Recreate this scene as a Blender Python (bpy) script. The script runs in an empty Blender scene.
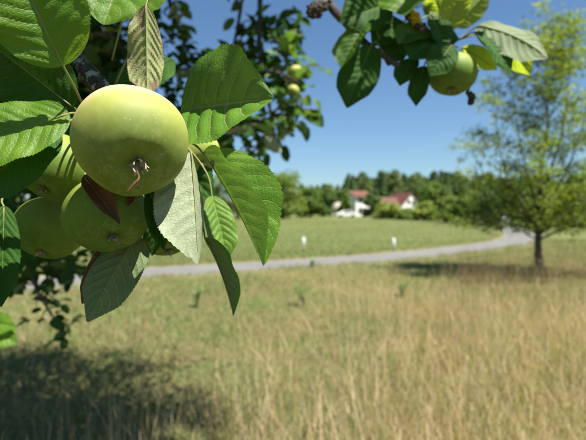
import bpy, math, random
import numpy as np
from mathutils import Vector, Matrix, Quaternion

random.seed(7); rng = np.random.default_rng(7)
S = bpy.context.scene
COL = S.collection
PI = math.pi

# ------------------------------------------------------------------ camera
F = 470.0; CX, CY = 293.0, 220.0; HOR = 210.0; EYE = 1.5
PITCH = math.atan((CY - HOR) / F)
cam = bpy.data.cameras.new('camera'); camo = bpy.data.objects.new('camera', cam); COL.objects.link(camo)
camo.location = (0, 0, EYE); camo.rotation_euler = (PI / 2 - PITCH, 0, 0)
cam.sensor_width = 36; cam.sensor_fit = 'HORIZONTAL'; cam.lens = 36 * F / 586
cam.clip_start = 0.01; cam.clip_end = 6000
cam.dof.use_dof = True; cam.dof.focus_distance = 0.298; cam.dof.aperture_fstop = 9.8
S.camera = camo
C_R = Vector((1, 0, 0)); C_F = Vector((0, math.cos(PITCH), -math.sin(PITCH))); C_U = Vector((0, math.sin(PITCH), math.cos(PITCH)))
EYEV = Vector((0, 0, EYE))
def P(x, y, d):                       # photo pixel + distance along the view axis -> point in the place
    return EYEV + C_R * ((x - CX) / F * d) + C_U * ((CY - y) / F * d) + C_F * d
def D(r, u, t):                       # direction given as right, up, towards the photographer
    return (C_R * r + C_U * u - C_F * t).normalized()
def G(x, y):                          # photo pixel on the flat ground
    v = P(x, y, 1) - EYEV
    return EYEV + v * (EYE / -v.z)

# ------------------------------------------------------------------ sky, sun, exposure
SUN = Vector((0.36, -0.27, 0.89)).normalized()
w = bpy.data.worlds.new('World'); S.world = w; w.use_nodes = True
nt = w.node_tree; nt.nodes.clear()
sky = nt.nodes.new('ShaderNodeTexSky'); sky.sky_type = 'NISHITA'; sky.sun_disc = False
sky.sun_elevation = math.asin(SUN.z); sky.sun_rotation = math.atan2(SUN.x, SUN.y)
sky.air_density = 1.0; sky.dust_density = 0.5; sky.ozone_density = 3.0; sky.altitude = 100
bg = nt.nodes.new('ShaderNodeBackground'); bg.inputs[1].default_value = 0.052
wo = nt.nodes.new('ShaderNodeOutputWorld')
tint = nt.nodes.new('ShaderNodeMix'); tint.data_type = 'RGBA'; tint.blend_type = 'MULTIPLY'; tint.inputs[0].default_value = 1
tint.inputs[7].default_value = (.83, 1.0, 1.10, 1)          # clear summer blue, the same over the whole sky
nt.links.new(sky.outputs[0], tint.inputs[6]); nt.links.new(tint.outputs[2], bg.inputs[0]); nt.links.new(bg.outputs[0], wo.inputs[0])
sl = bpy.data.lights.new('sun', 'SUN'); sl.energy = 5.0; sl.angle = math.radians(0.53); sl.color = (1, 0.95, 0.86)
so = bpy.data.objects.new('sun', sl); COL.objects.link(so)
so.rotation_euler = SUN.to_track_quat('Z', 'Y').to_euler(); so.location = (3, -4, 9)
S.view_settings.view_transform = 'Standard'; S.view_settings.look = 'None'
S.view_settings.exposure = 1.24; S.view_settings.gamma = 1
S.render.engine = 'CYCLES'
S.cycles.use_denoising = True
S.cycles.max_bounces = 6; S.cycles.transparent_max_bounces = 6
S.cycles.caustics_reflective = False; S.cycles.caustics_refractive = False

# ------------------------------------------------------------------ helpers
def tag(o, label=None, cat=None, group=None, kind=None):
    if label: o['label'] = label
    if cat: o['category'] = cat
    if group: o['group'] = group
    if kind: o['kind'] = kind
    return o
WORLD = {}
def place(o, parent, origin):
    WORLD[o] = Vector(origin)
    o.location = Vector(origin) - (WORLD[parent] if parent else Vector((0, 0, 0)))
    if parent: o.parent = parent
    COL.objects.link(o)
    return o
def empty(name, loc):
    return place(bpy.data.objects.new(name, None), None, loc)
def mesh_np(name, V, Q, mats=(), smooth=True, col=None, uv=None, midx=None):
    """V (n,3); Q list/array of faces of equal or unequal size"""
    me = bpy.data.meshes.new(name)
    V = np.asarray(V, np.float32)
    if isinstance(Q, np.ndarray):
        k = Q.shape[1]; nf = Q.shape[0]
        me.vertices.add(len(V)); me.vertices.foreach_set('co', V.ravel())
        me.loops.add(nf * k); me.loops.foreach_set('vertex_index', Q.ravel().astype(np.int32))
        me.polygons.add(nf)
        me.polygons.foreach_set('loop_start', (np.arange(nf) * k).astype(np.int32))
        me.polygons.foreach_set('loop_total', np.full(nf, k, np.int32))
        me.update(calc_edges=True)
    else:
        me.from_pydata(V.tolist(), [], Q); me.update()
    for m in mats: me.materials.append(m)
    if smooth: me.polygons.foreach_set('use_smooth', [True] * len(me.polygons))
    if midx is not None: me.polygons.foreach_set('material_index', np.asarray(midx, np.int32))
    if col is not None:
        a = me.color_attributes.new('Col', 'FLOAT_COLOR', 'POINT')
        c = np.ones((len(V), 4), np.float32); c[:, :3] = col
        a.data.foreach_set('color', c.ravel())
    if uv is not None:
        l = me.uv_layers.new(name='UVMap')
        vi = np.empty(len(me.loops), np.int32); me.loops.foreach_get('vertex_index', vi)
        l.data.foreach_set('uv', np.asarray(uv, np.float32)[vi].ravel())
    return me
def obj(name, V, Q, mats, parent=None, origin=(0, 0, 0), **kw):
    V = np.asarray(V, float) - np.array(origin, float)
    if not isinstance(mats, (list, tuple)): mats = [mats]
    return place(bpy.data.objects.new(name, mesh_np(name, V, Q, mats, **kw)), parent, origin)
class MB:                             # collects shapes into one mesh
    def __init__(s): s.V = []; s.Q = []
    def add(s, V, Q):
        n = len(s.V); s.V += [tuple(v) for v in V]; s.Q += [tuple(i + n for i in q) for q in Q]; return s
    def box(s, x0, x1, y0, y1, z0, z1):
        V = [(x, y, z) for z in (z0, z1) for x, y in ((x0, y0), (x1, y0), (x1, y1), (x0, y1))]
        return s.add(V, [(3, 2, 1, 0), (4, 5, 6, 7), (0, 1, 5, 4), (1, 2, 6, 5), (2, 3, 7, 6), (3, 0, 4, 7)])
    def build(s, name, mat, parent=None, origin=(0, 0, 0), smooth=False):
        return obj(name, np.array(s.V), s.Q, mat, parent, origin, smooth=smooth)
def spline(pts, n):                   # Catmull-Rom through points
    pts = [np.array(p, float) for p in pts]
    if len(pts) == 2: return [pts[0] + (pts[1] - pts[0]) * t for t in np.linspace(0, 1, n)]
    q = [2 * pts[0] - pts[1]] + pts + [2 * pts[-1] - pts[-2]]
    out = []
    for t in np.linspace(0, len(pts) - 1 - 1e-6, n):
        i = int(t); f = t - i; a, b, c, d = q[i:i + 4]
        out.append(0.5 * (2 * b + (c - a) * f + (2 * a - 5 * b + 4 * c - d) * f * f + (3 * b - a - 3 * c + d) * f ** 3))
    return out
def tube(pts, radii, sides=7, n=None, rough=0.0, seed=0):
    r_ = random.Random(seed)
    n = n or len(pts) * 3
    pp = spline(pts, n); rr = np.interp(np.linspace(0, 1, n), np.linspace(0, 1, len(radii)), radii)
    V = []; Q = []
    up = np.array((0.31, 0.23, 0.92))
    for i, p in enumerate(pp):
        t = pp[min(i + 1, n - 1)] - pp[max(i - 1, 0)]; t = t / (np.linalg.norm(t) + 1e-9)
        a = np.cross(t, up); a /= np.linalg.norm(a) + 1e-9; b = np.cross(t, a)
        up = np.cross(a, t) if abs(np.dot(t, up)) < .98 else np.array((1., 0.1, 0))
        for k in range(sides):
            an = 2 * PI * k / sides; r = rr[i] * (1 + rough * (r_.random() - .5) * 2)
            V.append(p + (a * math.cos(an) + b * math.sin(an)) * r)
    for i in range(n - 1):
        for k in range(sides):
            k2 = (k + 1) % sides
            Q.append((i * sides + k, i * sides + k2, (i + 1) * sides + k2, (i + 1) * sides + k))
    Q.append(tuple(range(sides - 1, -1, -1))); Q.append(tuple((n - 1) * sides + k for k in range(sides)))
    return V, Q

# ------------------------------------------------------------------ materials
class NT:
    def __init__(s, name):
        s.m = bpy.data.materials.new(name); s.m.use_nodes = True
        s.t = s.m.node_tree; s.t.nodes.clear(); s.out = s.n('ShaderNodeOutputMaterial')
    def n(s, k, **kw):
        nd = s.t.nodes.new(k)
        for a, b in kw.items(): setattr(nd, a, b)
        return nd
    def l(s, a, b): s.t.links.new(a, b)
    def val(s, x, sock):
        if hasattr(x, 'is_linked') or isinstance(x, bpy.types.NodeSocket): s.l(x, sock)
        else: sock.default_value = x
    def math(s, op, a, b=0.0, c=None, clamp=False):
        nd = s.n('ShaderNodeMath', operation=op); nd.use_clamp = clamp
        s.val(a, nd.inputs[0]); s.val(b, nd.inputs[1])
        if c is not None: s.val(c, nd.inputs[2])
        return nd.outputs[0]
    def sstep(s, x, lo, hi):
        nd = s.n('ShaderNodeMapRange', interpolation_type='SMOOTHSTEP')
        s.val(x, nd.inputs[0]); s.val(lo, nd.inputs[1]); s.val(hi, nd.inputs[2]); return nd.outputs[0]
    def mix(s, f, a, b, mode='MIX'):
        nd = s.n('ShaderNodeMix', data_type='RGBA', blend_type=mode)
        s.val(f, nd.inputs[0])
        for x, i in ((a, 6), (b, 7)):
            if isinstance(x, (tuple, list)): nd.inputs[i].default_value = (*x[:3], 1)
            else: s.l(x, nd.inputs[i])
        return nd.outputs[2]
    def noise(s, scale, detail=4, rough=.55, vec=None, dist=0):
        nd = s.n('ShaderNodeTexNoise'); nd.inputs['Scale'].default_value = scale; nd.inputs['Detail'].default_value = detail
        nd.inputs['Roughness'].default_value = rough; nd.inputs['Distortion'].default_value = dist
        if vec is not None: s.l(vec, nd.inputs['Vector'])
        return nd.outputs[0]
    def coord(s, which='Object', scale=None):
        o = s.n('ShaderNodeTexCoord').outputs[which]
        if scale:
            mp = s.n('ShaderNodeMapping'); mp.inputs['Scale'].default_value = scale; s.l(o, mp.inputs[0]); o = mp.outputs[0]
        return o
    def bump(s, h, strength=.3, dist=.01):
        nd = s.n('ShaderNodeBump'); nd.inputs['Strength'].default_value = strength; nd.inputs['Distance'].default_value = dist
        s.l(h, nd.inputs['Height']); return nd.outputs[0]
    def principled(s, col, rough=.6, normal=None, spec=.4, sss=0, sss_r=None, sss_scale=.01):
        b = s.n('ShaderNodeBsdfPrincipled')
        if isinstance(col, (tuple, list)): b.inputs['Base Color'].default_value = (*col[:3], 1)
        else: s.l(col, b.inputs['Base Color'])
        s.val(rough, b.inputs['Roughness']); b.inputs['Specular IOR Level'].default_value = spec
        if normal is not None: s.l(normal, b.inputs['Normal'])
        if sss:
            b.inputs['Subsurface Weight'].default_value = sss; b.inputs['Subsurface Radius'].default_value = sss_r
            b.inputs['Subsurface Scale'].default_value = sss_scale
        return b.outputs[0]
    def end(s, sh): s.l(sh, s.out.inputs[0]); return s.m

def simple(name, c1, c2=None, scale=8, rough=.8, bump=0, spec=.3, dist=.01, coords='Object'):
    t = NT(name); v = t.coord(coords)
    nz = t.noise(scale, 5, .6, v)
    col = t.mix(t.sstep(nz, .3, .7), c1, c2 or c1)
    return t.end(t.principled(col, rough, t.bump(nz, bump, dist) if bump else None, spec))

def leaf_mat(name, top, under, trans, brown=0.0, tw=.38, rough=.42, veins=.55, N=9, spots=.0, spec=.28):
    t = NT(name)
    sp = t.n('ShaderNodeSeparateXYZ'); t.l(t.coord('UV'), sp.inputs[0])
    u, v = sp.outputs[0], sp.outputs[1]
    a = t.math('ABSOLUTE', t.math('MULTIPLY_ADD', v, 2.0, -1.0))
    obc = t.coord('Object')
    wob = t.math('MULTIPLY_ADD', t.noise(55, 3, .6, obc), .06, -.03)
    ph = t.math('MULTIPLY', t.math('ADD', t.math('SUBTRACT', u, t.math('MULTIPLY', t.math('POWER', a, 1.25), .24)), wob), float(N))
    fr = t.math('ABSOLUTE', t.math('MULTIPLY_ADD', t.math('FRACT', ph), 2.0, -1.0))       # 1 on a side vein
    side = t.math('MULTIPLY', t.sstep(fr, .89, .985), t.sstep(a, 1.0, .75))
    mid = t.sstep(a, .035, .010)
    vein = t.math('MAXIMUM', side, mid)
    # tertiary veins: ladder between the side veins, plus a fine net
    vo = t.n('ShaderNodeTexVoronoi', feature='DISTANCE_TO_EDGE'); vo.inputs['Scale'].default_value = 1
    mp = t.n('ShaderNodeMapping'); mp.inputs['Scale'].default_value = (34, 20, 1); t.l(t.coord('UV'), mp.inputs[0]); t.l(mp.outputs[0], vo.inputs['Vector'])
    net = t.sstep(vo.outputs[0], .16, .02)
    big = t.noise(45, 4, .6, obc)
    fine = t.noise(420, 3, .6, obc)
    ctop = t.mix(t.sstep(big, .35, .7), top, tuple(c * f for c, f in zip(top, (1.5, 1.25, 1.15))))
    ctop = t.mix(t.math('MULTIPLY', net, .10), ctop, (top[0] * 2.2, top[1] * 1.6, top[2] * 2))
    ctop = t.mix(t.math('MULTIPLY', vein, veins), ctop, (.22, .27, .09))
    cund = t.mix(t.sstep(fine, .3, .7), under, tuple(c * 1.18 for c in under))
    cund = t.mix(t.math('MULTIPLY', net, .22), cund, tuple(c * .62 for c in under))
    cund = t.mix(t.math('MULTIPLY', vein, .6), cund, (.36, .38, .2))
    geo = t.n('ShaderNodeNewGeometry')
    col = t.mix(geo.outputs['Backfacing'], ctop, cund)
    tcol = t.mix(t.math('MULTIPLY', vein, .55), trans, tuple(c * .35 for c in trans))
    tcol = t.mix(t.sstep(big, .35, .75), tcol, tuple(c * .8 for c in trans))
    sn = t.n('ShaderNodeTexVoronoi'); sn.inputs['Scale'].default_value = 75; t.l(obc, sn.inputs['Vector'])
    sc_ = t.n('ShaderNodeSeparateColor'); t.l(sn.outputs['Color'], sc_.inputs[0])
    fleck = t.math('MULTIPLY', t.math('MULTIPLY', t.sstep(sn.outputs['Distance'], .16, .06), t.math('GREATER_THAN', sc_.outputs[1], .80)), .75)
    col = t.mix(fleck, col, (.11, .06, .025)); tcol = t.mix(fleck, tcol, (.06, .03, .01))
    if brown or spots:
        bn = t.noise(70, 6, .65, obc, .4)
        edge = t.math('MULTIPLY_ADD', t.math('POWER', a, 3.0), .10, bn)
        k = t.sstep(edge, .80 - brown * .35, .86 - brown * .28)
        bc = t.mix(t.noise(300, 3, .6, obc), (.13, .085, .045), (.34, .26, .17))
        col = t.mix(k, col, bc); tcol = t.mix(k, tcol, (.10, .05, .02))
    crk = t.noise(190, 4, .65, obc, .6)
    h = t.math('ADD', t.math('MULTIPLY', vein, -.8), t.math('ADD', t.math('MULTIPLY', net, -.45), t.math('ADD', t.math('MULTIPLY', fine, .35), t.math('MULTIPLY', crk, 1.4))))
    nrm = t.bump(h, .45, .0006)
    rg = t.math('ADD', rough, t.math('MULTIPLY', geo.outputs['Backfacing'], .35))
    p = t.principled(col, rg, nrm, spec)
    tr = t.n('ShaderNodeBsdfTranslucent'); t.l(tcol, tr.inputs[0]); t.l(nrm, tr.inputs[1])
    mx = t.n('ShaderNodeMixShader'); mx.inputs[0].default_value = tw; t.l(p, mx.inputs[1]); t.l(tr.outputs[0], mx.inputs[2])
    return t.end(mx.outputs[0])
def attr_leaf_mat(name, tw=.35, rough=.6):          # foliage coloured leaf by leaf
    t = NT(name)
    a = t.n('ShaderNodeAttribute'); a.attribute_name = 'Col'
    p = t.principled(a.outputs[0], rough, None, .25)
    tr = t.n('ShaderNodeBsdfTranslucent'); t.l(t.mix(1.0, a.outputs[0], (1.5, 1.6, .5), 'MULTIPLY'), tr.inputs[0])
    mx = t.n('ShaderNodeMixShader'); mx.inputs[0].default_value = tw; t.l(p, mx.inputs[1]); t.l(tr.outputs[0], mx.inputs[2])
    return t.end(mx.outputs[0])
def apple_mat(name, base=(.30, .32, .075), yellow=(.72, .52, .32), green=(.11, .155, .022), blush=.0):
    t = NT(name); v = t.coord('Object')
    sp = t.n('ShaderNodeSeparateXYZ'); t.l(t.coord('Generated'), sp.inputs[0])
    nz = t.noise(22, 4, .55, v); fine = t.noise(170, 4, .6, v)
    col = t.mix(t.sstep(nz, .3, .7), base, tuple(c * f for c, f in zip(base, (.86, .93, .8))))
    g = t.math('ADD', sp.outputs[2], t.math('MULTIPLY_ADD', nz, .36, -.18))
    col = t.mix(t.sstep(g, .36, .02), col, green)                      # greener around the calyx, and darker there to paint in its shade
    col = t.mix(t.math('MULTIPLY', t.sstep(g, .34, .80), .95), col, yellow)   # ripens from the stem end
    if blush: col = t.mix(t.math('MULTIPLY', t.math('MULTIPLY', t.sstep(g, .55, .85), t.sstep(nz, .42, .62)), blush), col, (.70, .42, .17))
    col = t.mix(t.math('MULTIPLY', t.sstep(fine, .45, .75), .07), col, (.62, .62, .25))
    rus = t.noise(130, 6, .7, v, .8)                                    # scaly russet around the calyx, faint streaks at the stem end
    col = t.mix(t.math('MULTIPLY', t.math('MULTIPLY', t.sstep(g, .20, .02), t.sstep(rus, .50, .66)), .28), col, (.33, .31, .17))
    mpp = t.n('ShaderNodeMapping'); mpp.inputs['Scale'].default_value = (260, 260, 22); t.l(v, mpp.inputs[0])
    strk = t.noise(1.0, 3, .5, mpp.outputs[0])
    col = t.mix(t.math('MULTIPLY', t.math('MULTIPLY', t.sstep(g, .45, .8), t.sstep(strk, .58, .75)), .35), col, (.52, .30, .14))
    vo = t.n('ShaderNodeTexVoronoi'); vo.inputs['Scale'].default_value = 230; t.l(v, vo.inputs['Vector'])
    col = t.mix(t.math('MULTIPLY', t.sstep(vo.outputs['Distance'], .16, .06), .17), col, (.72, .72, .42))
    vo2 = t.n('ShaderNodeTexVoronoi'); vo2.inputs['Scale'].default_value = 42; t.l(v, vo2.inputs['Vector'])
    sel = t.n('ShaderNodeSeparateColor'); t.l(vo2.outputs['Color'], sel.inputs[0])
    dots = t.math('MULTIPLY', t.sstep(vo2.outputs['Distance'], .085, .04), t.math('GREATER_THAN', sel.outputs[0], .72))
    col = t.mix(t.math('MULTIPLY', dots, .8), col, (.13, .07, .03))
    p = t.principled(col, t.math('MULTIPLY_ADD', fine, .25, .47), t.bump(fine, .16, .0006), .26, .05, (1, .9, .25), .004)
    return t.end(p)
def bark_mat(name, c1, c2, lichen=None, amt=.5, scale=60):
    t = NT(name); v = t.coord('Object'); a = t.noise(scale, 6, .7, v); b = t.noise(scale * .4, 4, .6, v)
    col = t.mix(t.sstep(a, .35, .65), c1, c2)
    if lichen: col = t.mix(t.sstep(b, .68 - amt * .3, .74 - amt * .3), col, lichen)
    return t.end(t.principled(col, .9, t.bump(a, .8, .15 / scale), .15))

M = {}
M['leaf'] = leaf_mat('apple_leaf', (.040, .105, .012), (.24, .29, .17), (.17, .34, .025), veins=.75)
M['leaf_bright'] = leaf_mat('apple_leaf_sun_bright', (.085, .190, .016), (.24, .30, .15), (.21, .38, .025), tw=.40, veins=.75)  # lighter copy of the leaf; its greens stand in for strong sun
M['leaf_dark'] = leaf_mat('apple_leaf_shade_dark', (.022, .072, .009), (.13, .19, .075), (.05, .14, .012), tw=.15, veins=.22, spec=.12, rough=.6)  # darker copy of the leaf; its albedo stands in for deep shade
M['leaf_hero'] = leaf_mat('apple_leaf_firm', (.068, .160, .017), (.17, .21, .10), (.08, .17, .02), tw=.12, veins=.85, N=7)
M['leaf_fold'] = leaf_mat('apple_leaf_folded', (.085, .190, .018), (.12, .155, .06), (.16, .33, .025), tw=.30, veins=.75)
M['leaf_pale'] = leaf_mat('apple_leaf_downy', (.045, .12, .015), (.26, .30, .19), (.18, .30, .045), tw=.15, rough=.5, spots=.1, brown=.12)
M['leaf_grey'] = leaf_mat('apple_leaf_greyish', (.045, .12, .015), (.125, .17, .075), (.10, .20, .03), tw=.15, rough=.5, spots=.1, brown=.10)
M['leaf_glow'] = leaf_mat('apple_leaf_thin', (.08, .16, .014), (.22, .30, .08), (.50, .62, .04), tw=.62)
M['leaf_sick'] = leaf_mat('apple_leaf_blotched', (.06, .13, .02), (.27, .29, .13), (.28, .42, .05), tw=.35, brown=.75)
M['leaf_brown'] = leaf_mat('apple_leaf_withered', (.115, .055, .026), (.15, .085, .048), (.08, .03, .01), tw=.12, rough=.75)
M['petiole'] = simple('petiole', (.15, .20, .055), (.20, .16, .075), 90, .6)
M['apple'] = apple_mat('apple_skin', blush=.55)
M['apple_green'] = apple_mat('apple_skin_green_shaded', (.125, .20, .026), (.22, .26, .045), (.075, .135, .018))  # greener skin, also darkened to stand in for shade on these apples
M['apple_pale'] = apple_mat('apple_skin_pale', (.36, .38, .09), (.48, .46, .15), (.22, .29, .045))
M['calyx'] = simple('dried_calyx', (.42, .38, .28), (.10, .07, .045), 260, .9, .5, dist=.001)
M['dry_bit'] = simple('dried_sepal', (.16, .07, .03), (.10, .045, .02), 300, .8, .4, dist=.001)
M['stem'] = simple('apple_stem', (.16, .11, .04), (.10, .10, .03), 120, .7)
M['bark'] = bark_mat('apple_bark', (.04, .033, .027), (.11, .095, .078), (.17, .175, .15), .25)
M['bark_lichen'] = bark_mat('twig_with_grey_lichen', (.025, .021, .017), (.075, .065, .052), (.24, .25, .21), .55, 260)
M['bark_yellow'] = bark_mat('twig_with_yellow_lichen', (.04, .033, .026), (.10, .085, .07), (.55, .33, .03), .55, 120)
M['trunk'] = bark_mat('trunk_bark', (.05, .042, .033), (.13, .11, .085), None, 0, 18)
M['foliage'] = attr_leaf_mat('foliage')
M['foliage_far'] = attr_leaf_mat('far_foliage', .3, .7)
M['grass'] = attr_leaf_mat('grass_blades', .25, .75)

# ------------------------------------------------------------------ the setting: ground, road
def ground_mat():
    t = NT('meadow_ground'); v = t.coord('Object')
    sp = t.n('ShaderNodeSeparateXYZ'); t.l(v, sp.inputs[0]); y = sp.outputs[1]; x = sp.outputs[0]
    st = t.n('ShaderNodeMapping'); st.inputs['Scale'].default_value = (.10, .55, 1); st.inputs['Rotation'].default_value = (0, 0, -.35); t.l(v, st.inputs[0])
    band = t.noise(1.0, 5, .6, st.outputs[0]); big = t.noise(.9, 6, .65, v); fine = t.noise(26, 5, .7, v)
    soil = t.mix(fine, (.13, .105, .05), (.22, .18, .085))
    green = t.mix(fine, (.075, .105, .028), (.15, .175, .055))
    near = t.mix(t.sstep(big, .38, .66), soil, green)
    cut = t.mix(t.sstep(band, .35, .70), (.10, .135, .042), (.175, .172, .068))
    cut = t.mix(t.math('MULTIPLY', t.sstep(big, .45, .75), .4), cut, (.07, .115, .032))
    cut = t.mix(t.math('MULTIPLY', fine, .35), cut, (.14, .14, .052))
    far = t.math('SUBTRACT', y, t.math('MULTIPLY_ADD', x, .66, 14.2))
    col = t.mix(t.sstep(far, -.6, 1.5), near, cut)
    return t.end(t.principled(col, .95, t.bump(fine, .8, .04), .1))
def sheet(name, xs, ys, zf, mat):
    V = [(x, y, zf(x, y)) for y in ys for x in xs]; n = len(xs)
    Q = [(j * n + i, j * n + i + 1, (j + 1) * n + i + 1, (j + 1) * n + i) for j in range(len(ys) - 1) for i in range(n - 1)]
    return obj(name, V, Q, mat)
def hill(x, y):
    k = min(1, max(0, (y - 110) / 160)); k = k * k * (3 - 2 * k)
    return k * 6.5
xs = [-3000, -1200, -500, -250, -150, -100, -70, -50, -35, -25, -15, -8, 0, 8, 15, 25, 35, 50, 70, 100, 150, 250, 500, 1200, 3000]
ys = [-2000, -500, -100, -30, -10, 0, 5, 10, 20, 40, 60, 80, 100, 115, 130, 150, 170, 190, 210, 230, 250, 270, 300, 500, 1200, 4000]
g = sheet('ground', xs, ys, hill, ground_mat()); tag(g, 'dry summer meadow, mown green beyond the lane', None, None, 'structure')

def asphalt_mat():
    t = NT('asphalt'); v = t.coord('Object'); a = t.noise(90, 5, .7, v); b = t.noise(.8, 4, .6, v)
    col = t.mix(a, (.115, .114, .108), (.17, .167, .158)); col = t.mix(t.math('MULTIPLY', t.sstep(b, .4, .7), .35), col, (.21, .197, .178))
    return t.end(t.principled(col, .9, t.bump(a, .4, .006), .25))
ROAD = [(-16, -6), (-9.5, 3.2), (-6.6, 8.0), (-3.5, 11.25), (0.1, 13.2), (4.4, 16.2), (9.2, 20.9), (12.2, 25.5), (16, 34), (22, 50), (30, 75)]
rp = [Vector((p[0], p[1], 0)) for p in spline([(a, b, 0) for a, b in ROAD], 120)]
def ribbon(name, off0, off1, z, mat, jit=0):
    V = []; Q = []
    for i, p in enumerate(rp):
        t = (rp[min(i + 1, 119)] - rp[max(i - 1, 0)]).normalized(); n = Vector((-t.y, t.x, 0))
        for k, o in enumerate((off0, off1)):
            q = p + n * (o + random.uniform(-jit, jit)); V.append((q.x, q.y, z))
        if i: Q.append((2 * i - 2, 2 * i - 1, 2 * i + 1, 2 * i))
    return obj(name, V, Q, mat, smooth=False)
tag(ribbon('verge', 1.15, -1.4, .004, simple('verge_soil', (.24, .21, .13), (.16, .17, .07), 4, .95), .12), 'sandy verge along both sides of the lane', None, None, 'structure')
tag(ribbon('lane', .74, -.90, .010, asphalt_mat(), .03), 'narrow grey asphalt lane curving off to the right', None, None, 'structure')
RXY = np.array([(p.x, p.y) for p in rp])
def road_dist(x, y):
    d = np.full(len(x), 1e9)
    for i in range(len(RXY)):
        d = np.minimum(d, np.hypot(x - RXY[i, 0], y - RXY[i, 1]))
    return d

# ------------------------------------------------------------------ grass
def fbm(x, y, s, seed):
    r = np.random.default_rng(seed); out = np.zeros_like(x); a = 1.0
    for o in range(4):
        for _ in range(3):
            th = r.uniform(0, 2 * PI); k = s * 2 ** o * r.uniform(.7, 1.3); out += a / 3 * np.sin((x * math.cos(th) + y * math.sin(th)) * k + r.uniform(0, 6.3))
        a *= .55
    return out
def blades(n, x, y, h, wd, lean, col, seg=2, z0=0.0, ex=1.8):
    """tapering bent blades: (seg+1)*2 verts"""
    th = rng.uniform(0, 2 * PI, n); face = rng.uniform(0, PI, n)
    V = np.zeros((n, (seg + 1) * 2, 3), np.float32)
    for s in range(seg + 1):
        t = s / seg
        px = x + np.cos(th) * lean * h * t ** ex; py = y + np.sin(th) * lean * h * t ** ex; pz = z0 + h * (t - .25 * lean * t * t)
        ww = wd * (1 - .82 * t)
        V[:, 2 * s, 0] = px - np.cos(face) * ww; V[:, 2 * s, 1] = py - np.sin(face) * ww; V[:, 2 * s, 2] = pz
        V[:, 2 * s + 1, 0] = px + np.cos(face) * ww; V[:, 2 * s + 1, 1] = py + np.sin(face) * ww; V[:, 2 * s + 1, 2] = pz
    base = np.arange(n)[:, None] * (seg + 1) * 2
    Q = np.concatenate([base + np.array([2 * s, 2 * s + 1, 2 * s + 3, 2 * s + 2]) for s in range(seg)])
    C = np.repeat(col[:, None, :], (seg + 1) * 2, 1)
    return V.reshape(-1, 3), Q, C.reshape(-1, 3), np.stack([px, py, pz], 1)
def lerp(a, b, t): return np.asarray(a)[None] * (1 - t[:, None]) + np.asarray(b)[None] * t[:, None]
def sample_area(n, y0, y1, k=.80, pw=1.0, pad=.6):
    u = rng.random(n); y = y0 + (y1 - y0) * u ** pw
    x = rng.uniform(-1, 1, n) * (k * y + pad)
    return x, y
def join(parts):
    V = []; Q = []; C = []; o = 0
    for v, q, c in parts: V.append(v); Q.append(q + o); C.append(c); o += len(v)
    return np.concatenate(V), np.concatenate(Q), np.concatenate(C)
lane_side = lambda x, y: y - np.interp(x, RXY[:, 0], RXY[:, 1])
# short mixed turf, near meadow
n = 230000; x, y = sample_area(n, 1.2, 24, .80, 1.15)
side = lane_side(x, y); ok = (side < -.9) & (road_dist(x, y) > .98); x, y = x[ok], y[ok]; n = len(x)
g1 = fbm(x, y, 1.1, 3) + .5 * fbm(x, y, 4.0, 4)
gr = np.clip(.86 + .5 * g1 + .05 * (y - 6) - .0006 * (CX + F * x / y - 250), 0, 1) * rng.uniform(.3, 1.25, n).clip(0, 1.0)
col = lerp((.46, .34, .185), (.115, .185, .055), gr) * rng.uniform(.65, 1.25, (n, 1))
hh = rng.uniform(.03, .10, n) * (1 + .35 * fbm(x, y, 1.7, 8)).clip(.5, 1.7)
turf = blades(n, x, y, hh, rng.uniform(.0022, .0048, n) * (1 + y * .05), rng.uniform(.3, 1.3, n), col, 2)[:3]
to = obj('meadow_grass', *join([turf])[:2], M['grass'], smooth=False, col=turf[2]); tag(to, 'short parched yellow-green grass of the near meadow', 'grass', None, 'stuff')
# tall straws: denser to the right and in patches
n = 60000; x, y = sample_area(n, 1.4, 12.5, .80, 1.0)
px = CX + F * x / y
dens = .02 + .40 * np.clip((px - 190) / 330, 0, 1.2) + .36 * fbm(x, y, 1.6, 21) + .12 * (y < 3.6) - .22 * ((y > 4.0) & (px < 430))
dens *= np.clip((11.6 - y) / 3.0 + .7 * (px > 455), 0, 1) * np.clip((px - 90) / 120 + .35 * (y < 4), .22, 1)
dens *= np.where((y > 6.2) & (px < 440), np.clip(1 - (y - 6.2) / 2.2, .05, 1), 1)
ok = (rng.random(n) < dens) & (lane_side(x, y) < -1.7); x, y = x[ok], y[ok]; n = len(x); px = px[ok]
hh = rng.uniform(.15, .68, n) * (1 + .22 * fbm(x, y, .9, 31)).clip(.6, 1.4) * np.where((px > 465) & (y > 6), 1.25, 1)
tone = rng.random(n)
col = lerp((.46, .32, .175), (.70, .55, .385), tone) * rng.uniform(.75, 1.1, (n, 1))
col = np.where((rng.random(n) < .18)[:, None], lerp((.22, .24, .07), (.30, .27, .10), tone), col)
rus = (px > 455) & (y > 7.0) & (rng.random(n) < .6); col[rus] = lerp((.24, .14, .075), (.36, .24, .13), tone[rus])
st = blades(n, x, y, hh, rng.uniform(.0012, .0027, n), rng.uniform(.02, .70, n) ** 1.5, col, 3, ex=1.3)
tips = st[3]; k = rng.random(n) < .45; tp = tips[k]; m = len(tp)      # seed heads
hv = blades(m, tp[:, 0], tp[:, 1], rng.uniform(.04, .09, m), rng.uniform(.002, .0045, m), rng.uniform(.1, .6, m), col[k] * .85, 2, tp[:, 2] - .02)
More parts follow.
